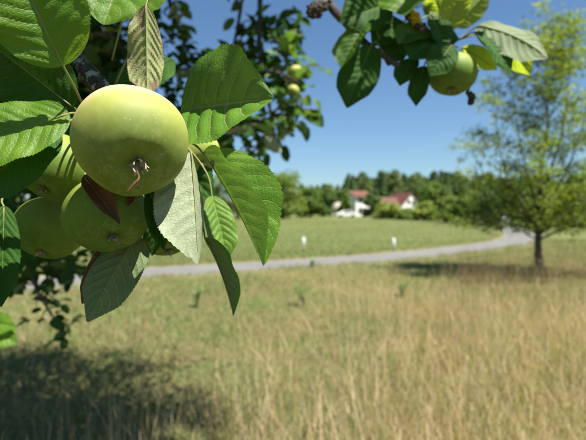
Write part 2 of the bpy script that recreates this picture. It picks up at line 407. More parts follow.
# broader dry leaves and fallen stems close by
n2 = 9000; x2, y2 = sample_area(n2, 1.4, 8.5, .80, .9)
p2_ = CX + F * x2 / y2; k2 = rng.random(n2) < (.12 + .5 * np.clip((p2_ - 190) / 300, 0, 1) + .35 * fbm(x2, y2, 1.4, 61)) * np.clip((8.8 - y2) / 3, 0, 1); x2, y2 = x2[k2], y2[k2]; n2 = len(x2)
c2 = lerp((.46, .315, .165), (.72, .57, .40), rng.random(n2)) * rng.uniform(.7, 1.05, (n2, 1))
lv2 = blades(n2, x2, y2, rng.uniform(.12, .50, n2), rng.uniform(.0020, .0042, n2), rng.uniform(.03, .95, n2) ** 1.4, c2, 3, ex=1.3)
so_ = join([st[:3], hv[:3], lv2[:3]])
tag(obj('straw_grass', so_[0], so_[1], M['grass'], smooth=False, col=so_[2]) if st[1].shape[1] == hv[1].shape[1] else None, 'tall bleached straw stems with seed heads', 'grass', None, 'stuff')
# beyond the lane: short mown tufts
n = 110000; x, y = sample_area(n, 11, 75, .72, 1.9)
ok = (lane_side(x, y) > .9) & (road_dist(x, y) > .86); x, y = x[ok], y[ok]; n = len(x)
edge = np.exp(-np.clip(lane_side(x, y) - 1.2, 0, 9) / 1.2)
gr = np.clip(.75 + .35 * fbm(x * .4, y * 1.3, .5, 41) - .4 * edge, 0, 1)
col = lerp((.22, .19, .085), (.098, .145, .038), gr) * rng.uniform(.75, 1.2, (n, 1))
fr = blades(n, x, y, rng.uniform(.03, .09, n) * (1 + 1.1 * edge), rng.uniform(.004, .009, n) * (1 + y * .03), rng.uniform(.3, 1.2, n), col, 2)[:3]
tag(obj('mown_grass', fr[0], fr[1], M['grass'], smooth=False, col=fr[2]), 'short mown green grass beyond the lane', 'grass', None, 'stuff')

# taller fringe along both lane edges
n = 9000; k = rng.integers(22, 100, n); sd = np.where(rng.random(n) < .7, -1.0, 1.0); tn = np.gradient(RXY, axis=0); tn /= np.linalg.norm(tn, axis=1)[:, None]
off = sd * (np.where(sd < 0, .93, .80) + np.abs(rng.normal(0, .22, n))); jit = rng.uniform(-.25, .25, n)
x = RXY[k, 0] - tn[k, 1] * off + tn[k, 0] * jit; y = RXY[k, 1] + tn[k, 0] * off + tn[k, 1] * jit
clump = (.5 + .6 * fbm(x, y, 2.2, 71)).clip(.12, 1.4)
fg = blades(n, x, y, rng.uniform(.06, .24, n) * clump, rng.uniform(.004, .008, n), rng.uniform(.1, .9, n), lerp((.40, .31, .16), (.12, .18, .05), rng.random(n)), 2)[:3]
tag(obj('verge_grass', fg[0], fg[1], M['grass'], smooth=False, col=fg[2]), 'uneven grass fringe along the lane edges', 'grass', None, 'stuff')

# weeds standing in the meadow
def weed(pxx, pyy, h, label, seed):
    r = random.Random(seed); b = G(pxx, pyy); e = empty('weed', b); tag(e, label, 'weed', 'green weeds in the near meadow')
    sv = MB(); lv = []; lq = []; lc = []
    for s in range(r.randint(5, 8)):
        a = r.uniform(0, 6.28); ln = r.uniform(.1, .45); hh = h * r.uniform(.6, 1)
        top = Vector((math.cos(a) * ln * h, math.sin(a) * ln * h, hh))
        pts = [Vector((0, 0, 0)), top * .5 + Vector((0, 0, .05 * h)), top]
        sv.add(*tube([b + p for p in pts], [.004, .003, .0015], 4, 5))
        for i in range(26):
            t = r.uniform(.12, 1); q = b + (pts[1] * (2 * t) if t < .5 else pts[1].lerp(pts[2], 2 * t - 1))
            d = Vector((r.uniform(-1, 1), r.uniform(-1, 1), r.uniform(-.1, .8))).normalized(); sd = d.cross(Vector((0, 0, 1))).normalized()
            L = r.uniform(.04, .085); W = L * .18; k = len(lv)
            lv += [q, q + d * L * .5 + sd * W, q + d * L, q + d * L * .5 - sd * W]; lq.append((k, k + 1, k + 2, k + 3))
            c = r.uniform(.8, 1.25); lc += [(.17 * c, .25 * c, .12 * c)] * 4
    sv.build('stem', M['petiole'], e, b)
    tag(obj('foliage', [tuple(v) for v in lv], lq, M['foliage'], e, b, smooth=False, col=lc), None, None, None, 'stuff')
weed(304, 306, .42, 'bushy grey-green weed in the middle of the meadow', 1)
weed(196, 308, .36, 'grey-green weed under the hanging leaf tip, left of the bushy one', 2)
weed(402, 297, .30, 'low green weed in front of the tree shadow', 3)
weed(233, 279, .30, 'small weed at the near edge of the lane below the folded leaf', 4)
weed(312, 268, .22, 'tiny weed at the lane edge below the left white-capped post', 5)

# ------------------------------------------------------------------ marker posts, gate pillar
M['white_paint'] = simple('white_paint', (.80, .80, .78), (.70, .69, .64), 20, .5)
M['post_wood'] = simple('weathered_wood', (.33, .26, .16), (.24, .19, .12), 35, .9, .5)
M['stone'] = simple('pale_stone', (.56, .53, .48), (.44, .42, .38), 12, .9, .3)
def lathe(prof, sides=12, c=(0, 0, 0)):
    V = []; Q = []
    for r, z in prof:
        for k in range(sides): V.append((c[0] + r * math.cos(2 * PI * k / sides), c[1] + r * math.sin(2 * PI * k / sides), c[2] + z))
    for i in range(len(prof) - 1):
        for k in range(sides):
            k2 = (k + 1) % sides; Q.append((i * sides + k, i * sides + k2, (i + 1) * sides + k2, (i + 1) * sides + k))
    Q.append(tuple(range(sides - 1, -1, -1))); Q.append(tuple((len(prof) - 1) * sides + k for k in range(sides)))
    return V, Q
def marker(pxx, pyy, h, label):
    b = G(pxx, pyy); e = empty('marker_post', b); tag(e, label, 'post', 'white-capped posts beyond the lane')
    MB().add(*lathe([(.04, -.05), (.035, h - .26)], 10, b)).build('post', M['post_wood'], e, b, True)
    MB().add(*lathe([(.05, h - .261), (.056, h - .24), (.06, h - .10), (.056, h - .03), (.04, h), (.001, h + .005)], 14, b)).build('cap', M['white_paint'], e, b, True)
marker(303.5, 251.5, .50, 'white-capped post left of centre beyond the lane, below the left trees')
marker(393.5, 251.0, .46, 'white-capped post right of centre beyond the lane, below the red-roofed house')
def pillar(pxx, pyy, h, wd, label):
    b = G(pxx, pyy); e = empty('gate_pillar', b); tag(e, label, 'pillar')
    MB().box(b.x - wd, b.x + wd, b.y - wd, b.y + wd, -.1, h - .13).build('shaft', M['stone'], e, b)
    MB().box(b.x - wd * 1.3, b.x + wd * 1.3, b.y - wd * 1.3, b.y + wd * 1.3, h - .129, h - .05).add(*lathe([(wd * 1.1, h - .049), (.02, h + .06)], 4, b)).build('cap', M['stone'], e, b)
pillar(505, 231, .98, .20, 'pale stone pillar at the lane end under the hedge')

# ------------------------------------------------------------------ houses
M['render_white'] = simple('white_render', (.76, .75, .72), (.68, .66, .62), 3, .9, .2)
M['roof_orange'] = simple('orange_tiles', (.15, .066, .042), (.115, .052, .035), 8, .85, .4)
M['roof_red'] = simple('red_tiles', (.13, .045, .034), (.10, .037, .03), 8, .85, .4)
M['roof_brown'] = simple('brown_red_tiles', (.14, .075, .05), (.11, .06, .042), 8, .85, .4)
M['frame_white'] = M['white_paint']; M['frame_brown'] = simple('brown_frame', (.12, .07, .04), (.09, .05, .03), 12, .7)
def glass_mat():
    t = NT('window_glass'); return t.end(t.principled((.03, .035, .04), .08, None, .8))
M['glass'] = glass_mat()
def house(name, b, rot, W, Dp, hw, hr, wall, roof, label, wins, frame, chimney=None, door=None, axis='y', balcony=None, eave=.45):
    """W across (x), Dp deep (y); gable ends face -y/+y when axis is y, else the eaves face -y"""
    e = empty(name, b); e.rotation_euler = (0, 0, rot); tag(e, label, 'house')
    m = MB(); w2, d2 = W / 2, Dp / 2
    if axis == 'y':
        pr = [(-w2, 0), (w2, 0), (w2, hw), (0, hw + hr), (-w2, hw)]
        V = [(x, yy, z) for yy in (-d2, d2) for x, z in pr]
    else:
        pr = [(-d2, 0), (d2, 0), (d2, hw), (0, hw + hr), (-d2, hw)]
        V = [(xx, yy, z) for xx in (-w2, w2) for yy, z in pr]
    k = 1 if axis == 'y' else -1
    Q = [(0, 1, 2, 3, 4)[::k], (9, 8, 7, 6, 5)[::k]] + [(i, i + 5, (i + 1) % 5 + 5, (i + 1) % 5)[::k] for i in range(5)]
    o = MB().add(V, Q).build('wall', wall); o.parent = e
    half = w2 if axis == 'y' else d2; ln = d2 if axis == 'y' else w2
    ro = MB()
    for s in (-1, 1):
        sl_ = hr / half; A = (half + eave); z0 = hw - sl_ * eave; t = .16
        pts = [(s * A, z0), (s * A, z0 + t), (0, hw + hr + t), (0, hw + hr + .012)]
        V = []
        for l in (-(ln + eave * .7), ln + eave * .7):
            for a_, z in pts: V.append((a_, l, z + .012) if axis == 'y' else (l, a_, z + .012))
        q = [(0, 1, 2, 3), (7, 6, 5, 4)] + [(i, i + 4, (i + 1) % 4 + 4, (i + 1) % 4) for i in range(4)]
        if (s > 0) == (axis == 'y'): q = [f[::-1] for f in q]
        V = [(vx + (s * .002 if axis == 'y' else 0), vy + (0 if axis == 'y' else s * .002), vz) for vx, vy, vz in V]
        ro.add(V, q)
    r = ro.build('roof', roof); r.parent = e
    if chimney:
        cx, cy = chimney; c = MB().box(cx - .3, cx + .3, cy - .3, cy + .3, hw + hr * .4, hw + hr + .8).box(cx - .36, cx + .36, cy - .36, cy + .36, hw + hr + .801, hw + hr + .9).build('chimney', M['roof_brown']); c.parent = r
    for (wx, wz, ww, wh) in wins:
        f = MB(); y0 = -d2
        for bx in ((wx - ww / 2 - .09, wx - ww / 2, wz, wz + wh), (wx + ww / 2, wx + ww / 2 + .09, wz, wz + wh), (wx - ww / 2 - .09, wx + ww / 2 + .09, wz + wh + .001, wz + wh + .09), (wx - ww / 2 - .14, wx + ww / 2 + .14, wz - .09, wz - .001), (wx - .03, wx + .03, wz + .001, wz + wh - .001)):
            f.box(bx[0], bx[1], y0 - .07, y0 + .05, bx[2], bx[3])
        fo = f.build('window', frame); fo.parent = e
        gl = MB().box(wx - ww / 2, wx + ww / 2, y0 - .03, y0 + .04, wz, wz + wh).build('pane', M['glass']); gl.parent = fo
    if door:
        dx, dw, dh = door; d = MB().box(dx - dw / 2, dx + dw / 2, -d2 - .06, -d2 + .05, .02, dh).build('door', M['frame_brown']); d.parent = e
    if balcony:
        bx0, bx1, bz = balcony; bb = MB().box(bx0, bx1, -d2 - 1.2, -d2 - .01, bz, bz + .15).box(bx0, bx1, -d2 - 1.2, -d2 - 1.1, bz + .151, bz + .9).build('balcony', M['render_white']); bb.parent = e
    return e
def at(pxx, dist): return Vector(((pxx - CX) / F * dist, dist, 0))
house('house', at(357, 112), .30, 4.4, 8, 4.6, 1.3, M['render_white'], M['roof_orange'], 'tall narrow white house with an orange tiled roof, its lower part behind bushes',
      [(-1.1, 3.3, .8, 1.0), (1.1, 3.1, 1.1, 1.3), (-1.0, .8, .8, 1.1), (1.2, .8, 1.0, 1.2)], M['frame_brown'], (.8, 1.5), (.1, .9, 2.0), 'x', (-.1, 2.1, 1.9))
house('house', at(402, 120), .42, 5.4, 7.5, 3.0, 2.7, M['render_white'], M['roof_red'], 'white house with a steep dark red roof and a bright white gable',
      [(-.8, 3.1, .7, .8), (.8, 3.1, .7, .8), (-1.5, .8, 1.0, 1.2), (1.5, .8, 1.0, 1.2)], M['frame_brown'], (-.9, 1.5), (0, .9, 2.0), 'y')
house('house', at(381, 116), -.1, 7.0, 6.5, 2.6, 1.9, M['render_white'], M['roof_brown'], 'low house with a brownish red roof left of the white gable',
      [(-2.2, .9, 1.0, 1.1), (0, .9, 1.0, 1.1), (2.2, .9, 1.0, 1.1)], M['frame_white'], None, None, 'x')
# pale tilted garden parasol and parked car by the field edge
def parasol(b, label):
    e = empty('parasol', b); tag(e, label, 'parasol')
    m = M['canvas'] = simple('cream_canvas', (.42, .39, .31), (.36, .33, .27), 2, .9)
    c = Vector(b) + Vector((.35, 0, 2.35)); ax = Vector((-.55, -.5, .66)).normalized(); q = ax.to_track_quat('Z', 'Y')
    V = [c + q @ Vector((0, 0, .42))]; n = 8
    for r_, z in ((.52, .2), (1.0, -.02)):
        for i in range(n): V.append(c + q @ Vector((r_ * math.cos(2 * PI * i / n), r_ * math.sin(2 * PI * i / n), z)))
    Q = [(0, 1 + i, 1 + (i + 1) % n) for i in range(n)] + [(1 + i, 1 + n + i, 1 + n + (i + 1) % n, 1 + (i + 1) % n) for i in range(n)]
    V += [v - ax * .03 for v in V]; N = 1 + 2 * n; Q += [tuple(i + N for i in f[::-1]) for f in Q] + [(1 + n + i, N + 1 + n + i, N + 1 + n + (i + 1) % n, 1 + n + (i + 1) % n) for i in range(n)]
    obj('canopy', [tuple(v) for v in V], Q, m, e, b, smooth=False)
    MB().add(*tube([Vector(b), Vector(b) + Vector((0, 0, 1.5)), c + ax * .35], [.03, .03, .025], 6, 6)).build('pole', M['post_wood'], e, b)
    MB().add(*lathe([(.35, 0.005), (.35, .06), (.06, .10), (.05, .2)], 10, b)).build('base', M['stone'], e, b)
parasol(at(334, 92), 'cream tilted garden parasol at the far field edge left of the white house')
def car(b, rot, label):
    e = empty('parked_car', b); e.rotation_euler = (0, 0, rot); tag(e, label, 'car')
    prof = [(-2.05, .30), (-2.1, .62), (-1.95, .85), (-1.15, .98), (-.55, 1.38), (.75, 1.42), (1.55, 1.0), (2.05, .92), (2.1, .5), (2.05, .28)]
    V = []; Q = []; n = len(prof)
    for yy, kx in ((-.82, .0), (-.80, .0), (.80, 0), (.82, 0)):
        for i, (px_, z) in enumerate(prof): V.append((px_, yy * (.82 if z > 1.2 else 1), z))
    for j in range(3):
        for i in range(n - 1): Q.append((j * n + i, j * n + i + 1, (j + 1) * n + i + 1, (j + 1) * n + i))
        Q.append((j * n + n - 1, j * n, (j + 1) * n, (j + 1) * n + n - 1))
    Q += [tuple(range(n - 1, -1, -1)), tuple(3 * n + i for i in range(n))]
    bo = MB().add(V, Q).build('body', M['white_paint']); bo.parent = e
    for s in (-1, 1):
        V = [(-.98, s * .815, .95), (-.5, s * .70, 1.3), (.68, s * .70, 1.34), (1.3, s * .815, 1.0)]
        V += [(a, b_ - s * .03, c_) for a, b_, c_ in V]
        q = [(0, 1, 2, 3), (7, 6, 5, 4)] + [(i, i + 4, (i + 1) % 4 + 4, (i + 1) % 4) for i in range(4)]
        V = [(a, b_ + s * .02, c_) for a, b_, c_ in V]
        wn = MB().add(V, q).build('window', M['glass']); wn.parent = e
        for wx in (-1.3, 1.28):
            L, Q2 = lathe([(.2, -.1), (.31, -.09), (.32, 0), (.31, .09), (.2, .1)], 16)
            wh = MB().add([(wx + a, s * .74 + c_, .32 + b_) for a, b_, c_ in L], Q2).build('wheel', M['tyre'], smooth=True); wh.parent = e
M['tyre'] = simple('tyre', (.02, .02, .02), (.03, .03, .03), 20, .8)
car(at(346, 96), .15, 'small white parked car in front of the tall white house')

# ------------------------------------------------------------------ far trees and hedges
def leaf_cloud(n, centers, radii, size, colA, colB, seed, squash=.75, up=.5):
    r = np.random.default_rng(seed); k = r.integers(0, len(centers), n)
    c = np.asarray(centers)[k]; R = np.asarray(radii)[k]
    d = r.normal(size=(n, 3)); d /= np.linalg.norm(d, axis=1)[:, None]
    rad = r.random(n) ** .45
    p = c + d * (R * rad)[:, None] * np.array((1, 1, squash))
    nn = d * .8 + r.normal(size=(n, 3)) * .6 + np.array((0, 0, up)); nn /= np.linalg.norm(nn, axis=1)[:, None]
    t = np.cross(nn, r.normal(size=(n, 3))); t /= np.linalg.norm(t, axis=1)[:, None]; b = np.cross(nn, t)
    s = size * r.uniform(.6, 1.3, n)
    V = np.stack([p - t * s[:, None], p + b * (.5 * s)[:, None], p + t * s[:, None], p - b * (.5 * s)[:, None]], 1).reshape(-1, 3)
    Q = np.arange(n * 4).reshape(-1, 4)
    tone = np.clip(r.random(n) * .6 + (r.random(len(centers))[k]) * .5 - .05, 0, 1)
    C = lerp(colA, colB, tone) * r.uniform(.8, 1.2, (n, 1))
    return V, Q, np.repeat(C, 4, 0)
GREENS = [((.065, .12, .024), (.15, .22, .04)), ((.09, .15, .026), (.21, .27, .05)), ((.04, .08, .02), (.09, .14, .03)), ((.13, .18, .03), (.26, .30, .06))]
def far_tree(name, b, H, R, label, cat, seed, tone=0, n=4200, size=.30, trunk_h=.22, group='trees along the far field edge', low=.12):
    r = random.Random(seed); b = Vector(b); e = empty(name, b); tag(e, label, cat, group)
    cs = []; rs = []
    for i in range(30):
        t = r.random(); z = H * (low + (1 - low - .08) * t)
        prof = math.sin(PI * (0.16 + .80 * t)) ** .7
        a = r.uniform(0, 6.28); rr = R * prof * r.uniform(.25, .85)
        cs.append((b.x + rr * math.cos(a), b.y + rr * math.sin(a), b.z + z)); rs.append(R * r.uniform(.26, .42))
    m = MB().add(*tube([b - Vector((0, 0, .2)), b + Vector((0, 0, H * .35)), b + Vector((.1, 0, H * .75))], [.03 * H, .02 * H, .006 * H], 7, 7))
    for i in range(5):
        c = Vector(cs[i]); m.add(*tube([b + Vector((0, 0, H * .25)), b.lerp(c, .5) + Vector((0, 0, H * .12)), c], [.010 * H, .007 * H, .003 * H], 5, 5))
    m.build('trunk', M['trunk'], e, b, True)
    V, Q, C = leaf_cloud(n, cs, rs, size, *GREENS[tone], seed)
    obj('crown', V, Q, M['foliage_far'], e, b, smooth=False, col=C)
FT = [  # px, distance, top y in the photo, half-width px, tone, kind, label
 (238, 78, 162, 30, 1, 'broad_tree', 'light green tree behind the folded leaf, leftmost of the far trees'),
 (283, 80, 168, 25, 1, 'broad_tree', 'rounded light green tree just right of the folded apple leaf'),
 (262, 86, 176, 22, 0, 'broad_tree', 'darker tree half hidden behind the rounded light green tree'),
 (311, 90, 188, 15, 0, 'broad_tree', 'small dark green tree left of the cream parasol'),
 (324, 100, 186, 13, 2, 'broad_tree', 'narrow dark tree behind the cream parasol'),
 (342, 104, 190, 9, 0, 'broad_tree', 'slim tree between the cream parasol and the tall white house'),
 (372, 92, 193, 11, 2, 'broad_tree', 'dark slim tree hard right of the tall white house'),
 (387, 78, 204, 14, 3, 'bush', 'light green bush below the low brownish red roof'),
 (408, 72, 211, 13, 1, 'bush', 'rounded bush below the white gable'),
 (426, 66, 203, 14, 3, 'bush', 'yellow-green bush just right of the white gable'),
 (436, 105, 184, 18, 0, 'broad_tree', 'tall green tree behind the yellow-green bush'),
 (448, 56, 198, 18, 1, 'bush', 'mid green bush left of the hedge beside the lane'),
 (470, 48, 191, 20, 0, 'bush', 'dense dark bush in front of the forest, left of the stone pillar'),
 (496, 44, 186, 22, 2, 'bush', 'darkest bush directly behind the stone pillar'),
 (524, 42, 184, 22, 1, 'bush', 'green bush behind the young tree, left of its trunk'),
 (552, 41, 182, 24, 0, 'bush', 'green bush behind the young tree, right of its trunk'),
 (584, 40, 180, 26, 1, 'bush', 'bush cut by the right photo edge behind the young tree'),
]
for i, (px_, d_, ty, hw_, tone, nm, lab) in enumerate(FT):
    H = EYE + (HOR - ty) / F * d_
    far_tree(nm, at(px_, d_), H, hw_ / F * d_ * 1.12, lab, 'tree' if nm == 'broad_tree' else 'bush', 100 + i, tone,
             n=5200 if hw_ > 18 else 3800, size=.0036 * d_ * .8 + .03, low=.05 if nm == 'bush' else .10)
for i, (X, Y, H, R, tone) in enumerate([(-16.5, 80, 8, 4.6, 1), (-27, 76, 9, 5, 1), (-39, 72, 9, 5.5, 0), (-22, 74, 9, 5, 0), (-33, 70, 8, 5, 1), (-45, 68, 9, 5.5, 0), (-58, 66, 8, 5.5, 1), (32, 42, 5, 2.8, 0), (37, 43, 5, 3, 1), (43, 46, 6, 3.2, 2)]):
    far_tree('broad_tree', (X, Y, 0), H, R, ['first', 'second', 'third', 'fourth', 'fifth', 'sixth', 'seventh', 'first', 'second', 'third'][i] + (' tree of the far row beyond the left photo edge' if X < 0 else ' tree beyond the right photo edge, past the hedge'), 'tree', 200 + i, tone, n=2600, size=.35, group='trees outside the photo %s' % ('on the left' if X < 0 else 'on the right'))
# wooded hill: one far mass of conifers and broadleaves
def wood():
    r = np.random.default_rng(5); VV = []; QQ = []; CC = []; o = 0; TV = MB()
    for i in range(330):
        Y = r.uniform(170, 300); pxx = r.uniform(300, 640) if i < 285 else r.uniform(-200, 300)
        X = (pxx - CX) / F * Y; z = hill(X, Y)
        if pxx < 345: H = r.uniform(6, 8.5)
        else: H = r.uniform(10, 14.0)
        conif = r.random() < .6
        n = 420; t = r.random(n) ** .8; R = (H * .17 if conif else H * .27)
        prof = (1 - t) ** .8 + .05 if conif else np.sin(PI * (.12 + .85 * t)) ** .6
        a = r.uniform(0, 2 * PI, n); rr = R * prof * r.random(n) ** .4
        p = np.stack([X + rr * np.cos(a), Y + rr * np.sin(a), z + H * (.12 + .88 * t)], 1)
        nn = np.stack([np.cos(a), np.sin(a), np.full(n, .6)], 1) + r.normal(size=(n, 3)) * .5; nn /= np.linalg.norm(nn, axis=1)[:, None]
        tt = np.cross(nn, r.normal(size=(n, 3))); tt /= np.linalg.norm(tt, axis=1)[:, None]; b = np.cross(nn, tt)
        s = r.uniform(.4, .9, n)[:, None]
        VV.append(np.stack([p - tt * s, p + b * s * .6, p + tt * s, p - b * s * .6], 1).reshape(-1, 3))
        QQ.append(np.arange(n * 4).reshape(-1, 4) + o); o += n * 4
        cA, cB = ((.048, .092, .032), (.088, .138, .044)) if conif else ((.075, .122, .032), (.13, .18, .045))
        CC.append(np.repeat(lerp(cA, cB, r.random(n)) * r.uniform(.85, 1.15), 4, 0))
    ob = obj('forest', np.concatenate(VV), np.concatenate(QQ), M['foliage_far'], smooth=False, col=np.concatenate(CC))
    tag(ob, 'dark wooded hill of conifers behind the houses', 'forest', None, 'stuff')
wood()

# ------------------------------------------------------------------ young tree on the right
def young_tree():
    b = G(540, 276); e = empty('young_tree', b); tag(e, 'young open-crowned tree with a slim trunk at the right', 'tree')
    r = random.Random(12)
    d = b.y
    def Q_(px_, py_, dy=0): return P(px_, py_, (d + dy) / math.cos(0))
    pts = [b - Vector((0, 0, .1)), Q_(538, 250), Q_(539, 215), Q_(541, 170), Q_(548, 125), Q_(543, 88), Q_(553, 56), Q_(551, 20)]
    tv, tq = tube(pts, [.11, .075, .058, .040, .022, .012, .006, .003], 10, 26, .06, 3)
    MB().add(tv, tq).build('trunk', M['trunk'], e, b, True)
    sp = [Vector(p) for p in spline(pts, 60)]
    cs = []; k = 0
    for i in range(84):
        t = .19 + .78 * (i / 83) ** 1.05; o = sp[int(t * 59)]
        a = i * 2.4 + r.uniform(-.5, .5)
        L = (2.65 * (1 - t) ** .50 + .05) * r.uniform(.65, 1.15)
        if t < .45: L *= .88
        dirv = Vector((math.cos(a), math.sin(a), r.uniform(.05, .40) + .75 * t * t)).normalized()
        end = o + dirv * L; mid = o + dirv * L * .5 + Vector((0, 0, .06 * L))
        lm = MB().add(*tube([o, mid, end], [.017 * (1.15 - t), .009 * (1.15 - t), .003], 5, 7)).build('limb', M['trunk'], e, b, True)
        m = int(5 + L * (12 if t < .55 else 9))
        for j in range(m):
            f = r.uniform(.22, 1.02); q = o.lerp(end, f) + Vector((r.gauss(0, .16), r.gauss(0, .16), r.gauss(0, .055)))
            cs.append((q, t))
    for (t0, ex_, ey_, dy_) in ((.24, 492, 98, -.8), (.30, 508, 62, .6), (.28, 600, 55, -.5), (.22, 632, 100, .7), (.26, 468, 142, .5), (.34, 574, 34, .3), (.20, 655, 150, -.4)):   # strong rising limbs
        o = sp[int(t0 * 59)]; e2 = Q_(ex_, ey_, dy_); md = o.lerp(e2, .45) + Vector(((e2.x - o.x) * .18, 0, -.12))
        MB().add(*tube([o, md, e2], [.030, .018, .004], 6, 10)).build('limb', M['trunk'], e, b, True)
        ls = [Vector(p) for p in spline([o, md, e2], 20)]
        for j in range(34):
            cs.append((ls[r.randint(5, 19)] + Vector((r.gauss(0, .22), r.gauss(0, .22), r.gauss(0, .10))), .6))
    V = []; Q = []; C = []
    for q, t in cs:
        nl = r.randint(5, 12) if t < .5 else r.randint(7, 13)
        cl = r.uniform(.75, 1.3); yl = r.random()
        for j in range(nl):
            p = q + Vector((r.gauss(0, .085), r.gauss(0, .085), r.gauss(0, .05)))
            dv = Vector((r.gauss(0, 1), r.gauss(0, 1), r.gauss(-.35, .4))).normalized(); nn = (Vector((0, 0, 1)) + Vector((r.gauss(0, .45), r.gauss(0, .45), 0))).normalized()
            sd = dv.cross(nn).normalized(); L = r.uniform(.07, .12); k = len(V)
            V += [p, p + dv * L * .5 + sd * L * .27, p + dv * L, p + dv * L * .5 - sd * L * .27]; Q.append((k, k + 1, k + 2, k + 3))
            c = cl * r.uniform(.8, 1.2); C += [((.125 + .10 * yl) * c, (.19 + .06 * yl) * c, .037 * c)] * 4
    o = obj('crown', [tuple(v) for v in V], np.array(Q), M['foliage'], e, b, smooth=False, col=C); tag(o, None, None, None, 'stuff')
young_tree()

# ------------------------------------------------------------------ the apple tree
TB = Vector((-2.15, 2.1, 0))
tree = empty('apple_tree', TB)
tag(tree, 'old apple tree whose fruiting branches hang into the photo from above and left', 'tree')
tv = MB().add(*tube([TB + Vector((0, 0, -.15)), TB + Vector((.03, 0, .7)), TB + Vector((.1, .02, 1.5)), TB + Vector((.25, .05, 2.2)), TB + Vector((.35, 0, 3.2)), TB + Vector((.3, -.1, 4.1))], [.20, .15, .135, .11, .06, .02], 14, 24, .10, 2))
tv.build('trunk', M['trunk'], tree, TB, True)

def hw_profile(u):
    f = (u ** .52) * ((1 - u) ** .54) * 2.05
    return f * (1 - .62 * np.clip((u - .76) / .24, 0, 1) ** 1.1)
def make_leaf(B, T, n, ratio=.30, fold=(15, 15), bend=20, twist=0, curl=(0, 0), wave=.05, seed=0, nu=160, nv=24, puck=.020, N=9, serr=.042, asym=0):
    """grid of a serrated leaf: B, T ends of the midrib, n = side of the glossy face"""
    r = np.random.default_rng(seed)
    B = np.array(B, float); T = np.array(T, float); L = np.linalg.norm(T - B); a = (T - B) / L
    n = np.array(n, float); n = n - a * n.dot(a); n /= np.linalg.norm(n); s = np.cross(a, n)
    u = np.linspace(0, 1, nu + 1); v = np.linspace(-1, 1, nv + 1)
    phi = math.radians(bend) * (.5 - u)              # slope of the spine
    if abs(bend) < 1e-3: X = u.copy(); Zs = np.zeros_like(u)
    else:
        X = np.concatenate([[0], np.cumsum(np.cos((phi[1:] + phi[:-1]) / 2))]); Zs = np.concatenate([[0], np.cumsum(np.sin((phi[1:] + phi[:-1]) / 2))])
        Zs = Zs / X[-1]; X = X / X[-1]
    hw = hw_profile(u) * ratio
    ph0, ph1, ph2 = r.uniform(0, 6.28, 3)
    out = np.zeros((nu + 1, nv + 1, 3)); UV = np.zeros((nu + 1, nv + 1, 2))
    tooth = np.abs(((u * 32 + .15 * np.sin(u * 40 + ph2)) % 1.0) * 1.0)       # saw teeth leaning to the tip
    for j, vv in enumerate(v):
        av = abs(vv); sg = 1 if vv > 0 else -1
        fo = math.radians(fold[1] if vv > 0 else fold[0]); cu = math.radians(curl[1] if vv > 0 else curl[0])
        m = 12; ts = np.linspace(0, av, m); th = fo + cu * ts
        lat = np.trapz(np.cos(th), ts); nor = np.trapz(np.sin(th), ts)
        wv = hw * (1 + asym * sg)
        if av > .99: wv = wv * (1 + serr * (tooth - .4))
        y = sg * lat * wv; z = nor * wv
        phase = (u - .24 * av ** 1.25) * N
        bul = np.abs(np.sin(PI * phase)) ** .7
        z = z + puck * bul * (1 - av ** 4) * (1 - np.exp(-av * 9)) * hw / ratio
        z = z + wave * hw * av ** 2 * (np.sin(u * 9 + ph0 + sg) + .6 * np.sin(u * 17 + ph1 * sg))
        z = z + hw * .07 * av * (np.sin(u * 5.3 + vv * 2.1 + ph1) + .7 * np.sin(u * 11 - vv * 3.3 + ph2) + .4 * np.sin(u * 23 + vv * 6 + ph0))
        ta = math.radians(twist) * (u - .2); ys = y * np.cos(ta) - z * np.sin(ta); zs = y * np.sin(ta) + z * np.cos(ta)
        sl_ = phi
        xx = X - zs * np.sin(sl_) + (.010 * tooth if av > .99 else 0) * hw / ratio; zz = Zs + zs * np.cos(sl_)
        out[:, j] = B + L * (xx[:, None] * a + ys[:, None] * s + zz[:, None] * n)
        UV[:, j, 0] = u; UV[:, j, 1] = vv * .5 + .5
    V = out.reshape(-1, 3); k = nv + 1
    I, J = np.meshgrid(np.arange(nu), np.arange(nv), indexing='ij'); I = I.ravel(); J = J.ravel()
    Q = np.stack([I * k + J, I * k + J + 1, (I + 1) * k + J + 1, (I + 1) * k + J], 1)
    return V, Q, UV.reshape(-1, 2), a
def add_leaf(parent, base, tip, n, mat='leaf', stalk=None, label=None, pet=.00066, **kw):
    """base, tip = (px, py, distance); stalk = further (px, py, distance) points back to the wood"""
    B = P(*base); T = P(*tip)
    V, Q, UV, a = make_leaf(B, T, D(*n), **kw)
    o = obj('leaf', V, Q, M[mat], parent, B, uv=UV)
    if label: o['label'] = label
    L = (T - B).length
    back = [P(*s) for s in stalk] if stalk else [B - Vector(a) * .22 * L + C_U * .004, B - Vector(a) * .42 * L + C_U * .012 - C_F * -.01]
    # stalk and raised midrib are one tube, joined to the blade
    mid = [Vector(V[int(f * 160) * 25 + 12]) if len(V) == 161 * 25 else B for f in (.02, .18, .36, .54, .72, .9)]
    nrm = D(*n) * -.0003
    pts = back[::-1] + [q + nrm for q in mid]
    rad = [pet * 1.35] * len(back) + [pet, pet * .8, pet * .65, pet * .5, pet * .38, pet * .2]
    tv_, tq_ = tube(pts, rad, 7, 40)
    me = o.data
    o2 = mesh_np('leaf', np.concatenate([V, np.array(tv_)]) - np.array(B), Q.tolist() + [tuple(i + len(V) for i in f) for f in tq_], [M[mat], M['petiole']], uv=np.concatenate([UV, np.zeros((len(tv_), 2))]), midx=[0] * len(Q) + [1] * len(tq_))
    o.data = o2; bpy.data.meshes.remove(me)
    return o

